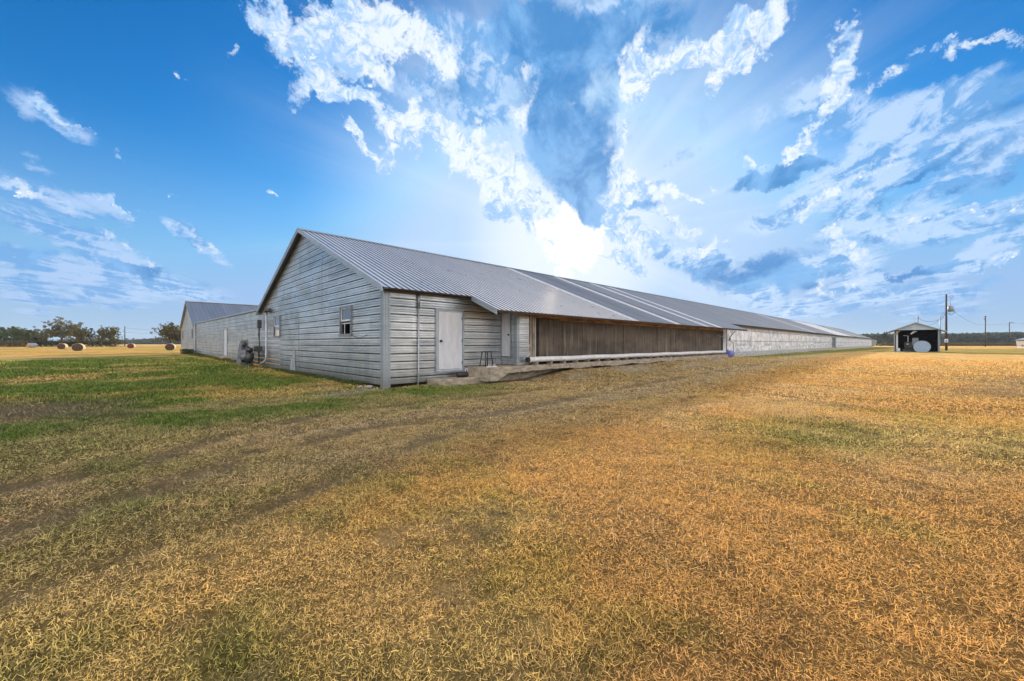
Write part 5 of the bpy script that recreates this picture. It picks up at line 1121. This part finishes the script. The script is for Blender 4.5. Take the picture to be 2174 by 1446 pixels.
massif('weeds', 'dark weeds at the junction of the wing and the farther gable', [Vector((5.1, 56.5, .2)), Vector((5.2, 61, .2))], hh(.8, .3, 1.5, 308), .25, .07, 260, 'leafC', 38, 'weeds')
massif('weeds', 'low green weeds along the foot of the near gable', [Vector((5.52, 12.6, .0)), Vector((5.5, 25.6, .1))], hh(.15, .07, 1.2, 309), .09, .022, 420, 'leafB', 39, 'weeds')

# hills
hl = bpy.data.meshes.new('hills'); V = []; Fh = []
k = 90
for i in range(k + 1):
    px = -200 + i * 8.5; p = at(px, 3200, 0); q = at(px, 4200, 0); hgt = 20 + 16 * math.sin(i * .11 + 1) + 6 * math.sin(i * .31)
    V += [(p.x, p.y, -2), (p.x * .98 + q.x * .02, p.y * .98 + q.y * .02, hgt * .7), (q.x, q.y, max(hgt, 4)), (q.x * 1.1, q.y * 1.1, -2)]
for i in range(k):
    for j in range(3): a = i * 4 + j; Fh.append((a, a + 4, a + 5, a + 1))
hl.from_pydata(V, [], Fh); hl.materials.append(mat('hill_woods', (.05, .07, .04), .95)); ho = bpy.data.objects.new('hills', hl); col.objects.link(ho); kind(ho)

# far barn at the right edge
fx0, fx1, fy, fe = 70., 188., -20.3, 2.5
fb = thing('distant_barn', 'end of another pale metal barn cut off by the right picture edge', 'barn', (fx1, fy, .15))
m = MB(); m.box(fx0, fx1, fy - .1, fy, .5, fe); m.build('side_wall', 'darkmetal', fb)
m = MB(); m.prism([(fx0, fy + .6, fe - .15), (fx0, fy - 7.7, fe + 3.1), (fx0, fy - 16, fe - .15), (fx0, fy - 7.7, fe + 3.0)], (fx1 - fx0 + .5, 0, 0)); m.build('roof', 'roof2', fb)
m = MB(); m.prism([(fx1 - .2, fy - .1, .15), (fx1 - .2, fy - .1, fe), (fx1 - .2, fy - 7.7, fe + 2.9), (fx1 - .2, fy - 15.3, fe), (fx1 - .2, fy - 15.3, .15)], (.1, 0, 0)); m.build('end_wall', 'greymetal', fb)
m = MB(); m.box(fx0, fx1, fy - .08, fy + .05, .1, .49); m.build('kick_board', 'greymetal', fb)
m = MB(); m.prism([(fx1 + .05, fy - .3, fe - .1), (fx1 + 5, fy - .3, fe - .3), (fx1 + 4, fy - .3, .9), (fx1 + .05, fy - .3, .5)], (0, -2, 0)); m.build('fan_hood', 'darkmetal', fb)
q = at(2171, 105, .1); m = MB(); m.box(q.x - .03, q.x + .03, q.y - .35, q.y + .35, .6, 1.1); s1 = m.build('board', 'pvc', None, loc=q); tag(s1, 'small white board with a dark mark in front of the distant barn', 'sign'); s1.name = 'field_sign'
m = MB(); m.box(q.x - .04, q.x - .032, q.y - .08, q.y + .08, .75, .98); m.build('mark', 'black', s1)
m = MB(); m.tube([(q.x + .06, q.y, 0), (q.x + .06, q.y, .9)], .03, 6); m.build('post', 'woodgrey', s1)
# bits on the ground
# air
me = bpy.data.meshes.new('haze'); mb = MB(); mb.box(-4600, 4600, -4600, 4600, -4, 90); ho = mb.build('haze', 'rock'); ho.data.materials.clear(); kind(ho, 'stuff')
hm = bpy.data.materials.new('haze_air'); hm.use_nodes = True; T = hm.node_tree; T.nodes.clear()
pv = n(T, 'ShaderNodeVolumePrincipled'); pv.inputs['Density'].default_value = .00016; pv.inputs['Color'].default_value = (.62, .78, 1.0, 1); pv.inputs['Anisotropy'].default_value = 0.
mo = n(T, 'ShaderNodeOutputMaterial'); T.links.new(pv.outputs[0], mo.inputs['Volume']); ho.data.materials.append(hm)
tag(ho, 'thin blue haze lying over the whole farm and the far fields', 'haze')
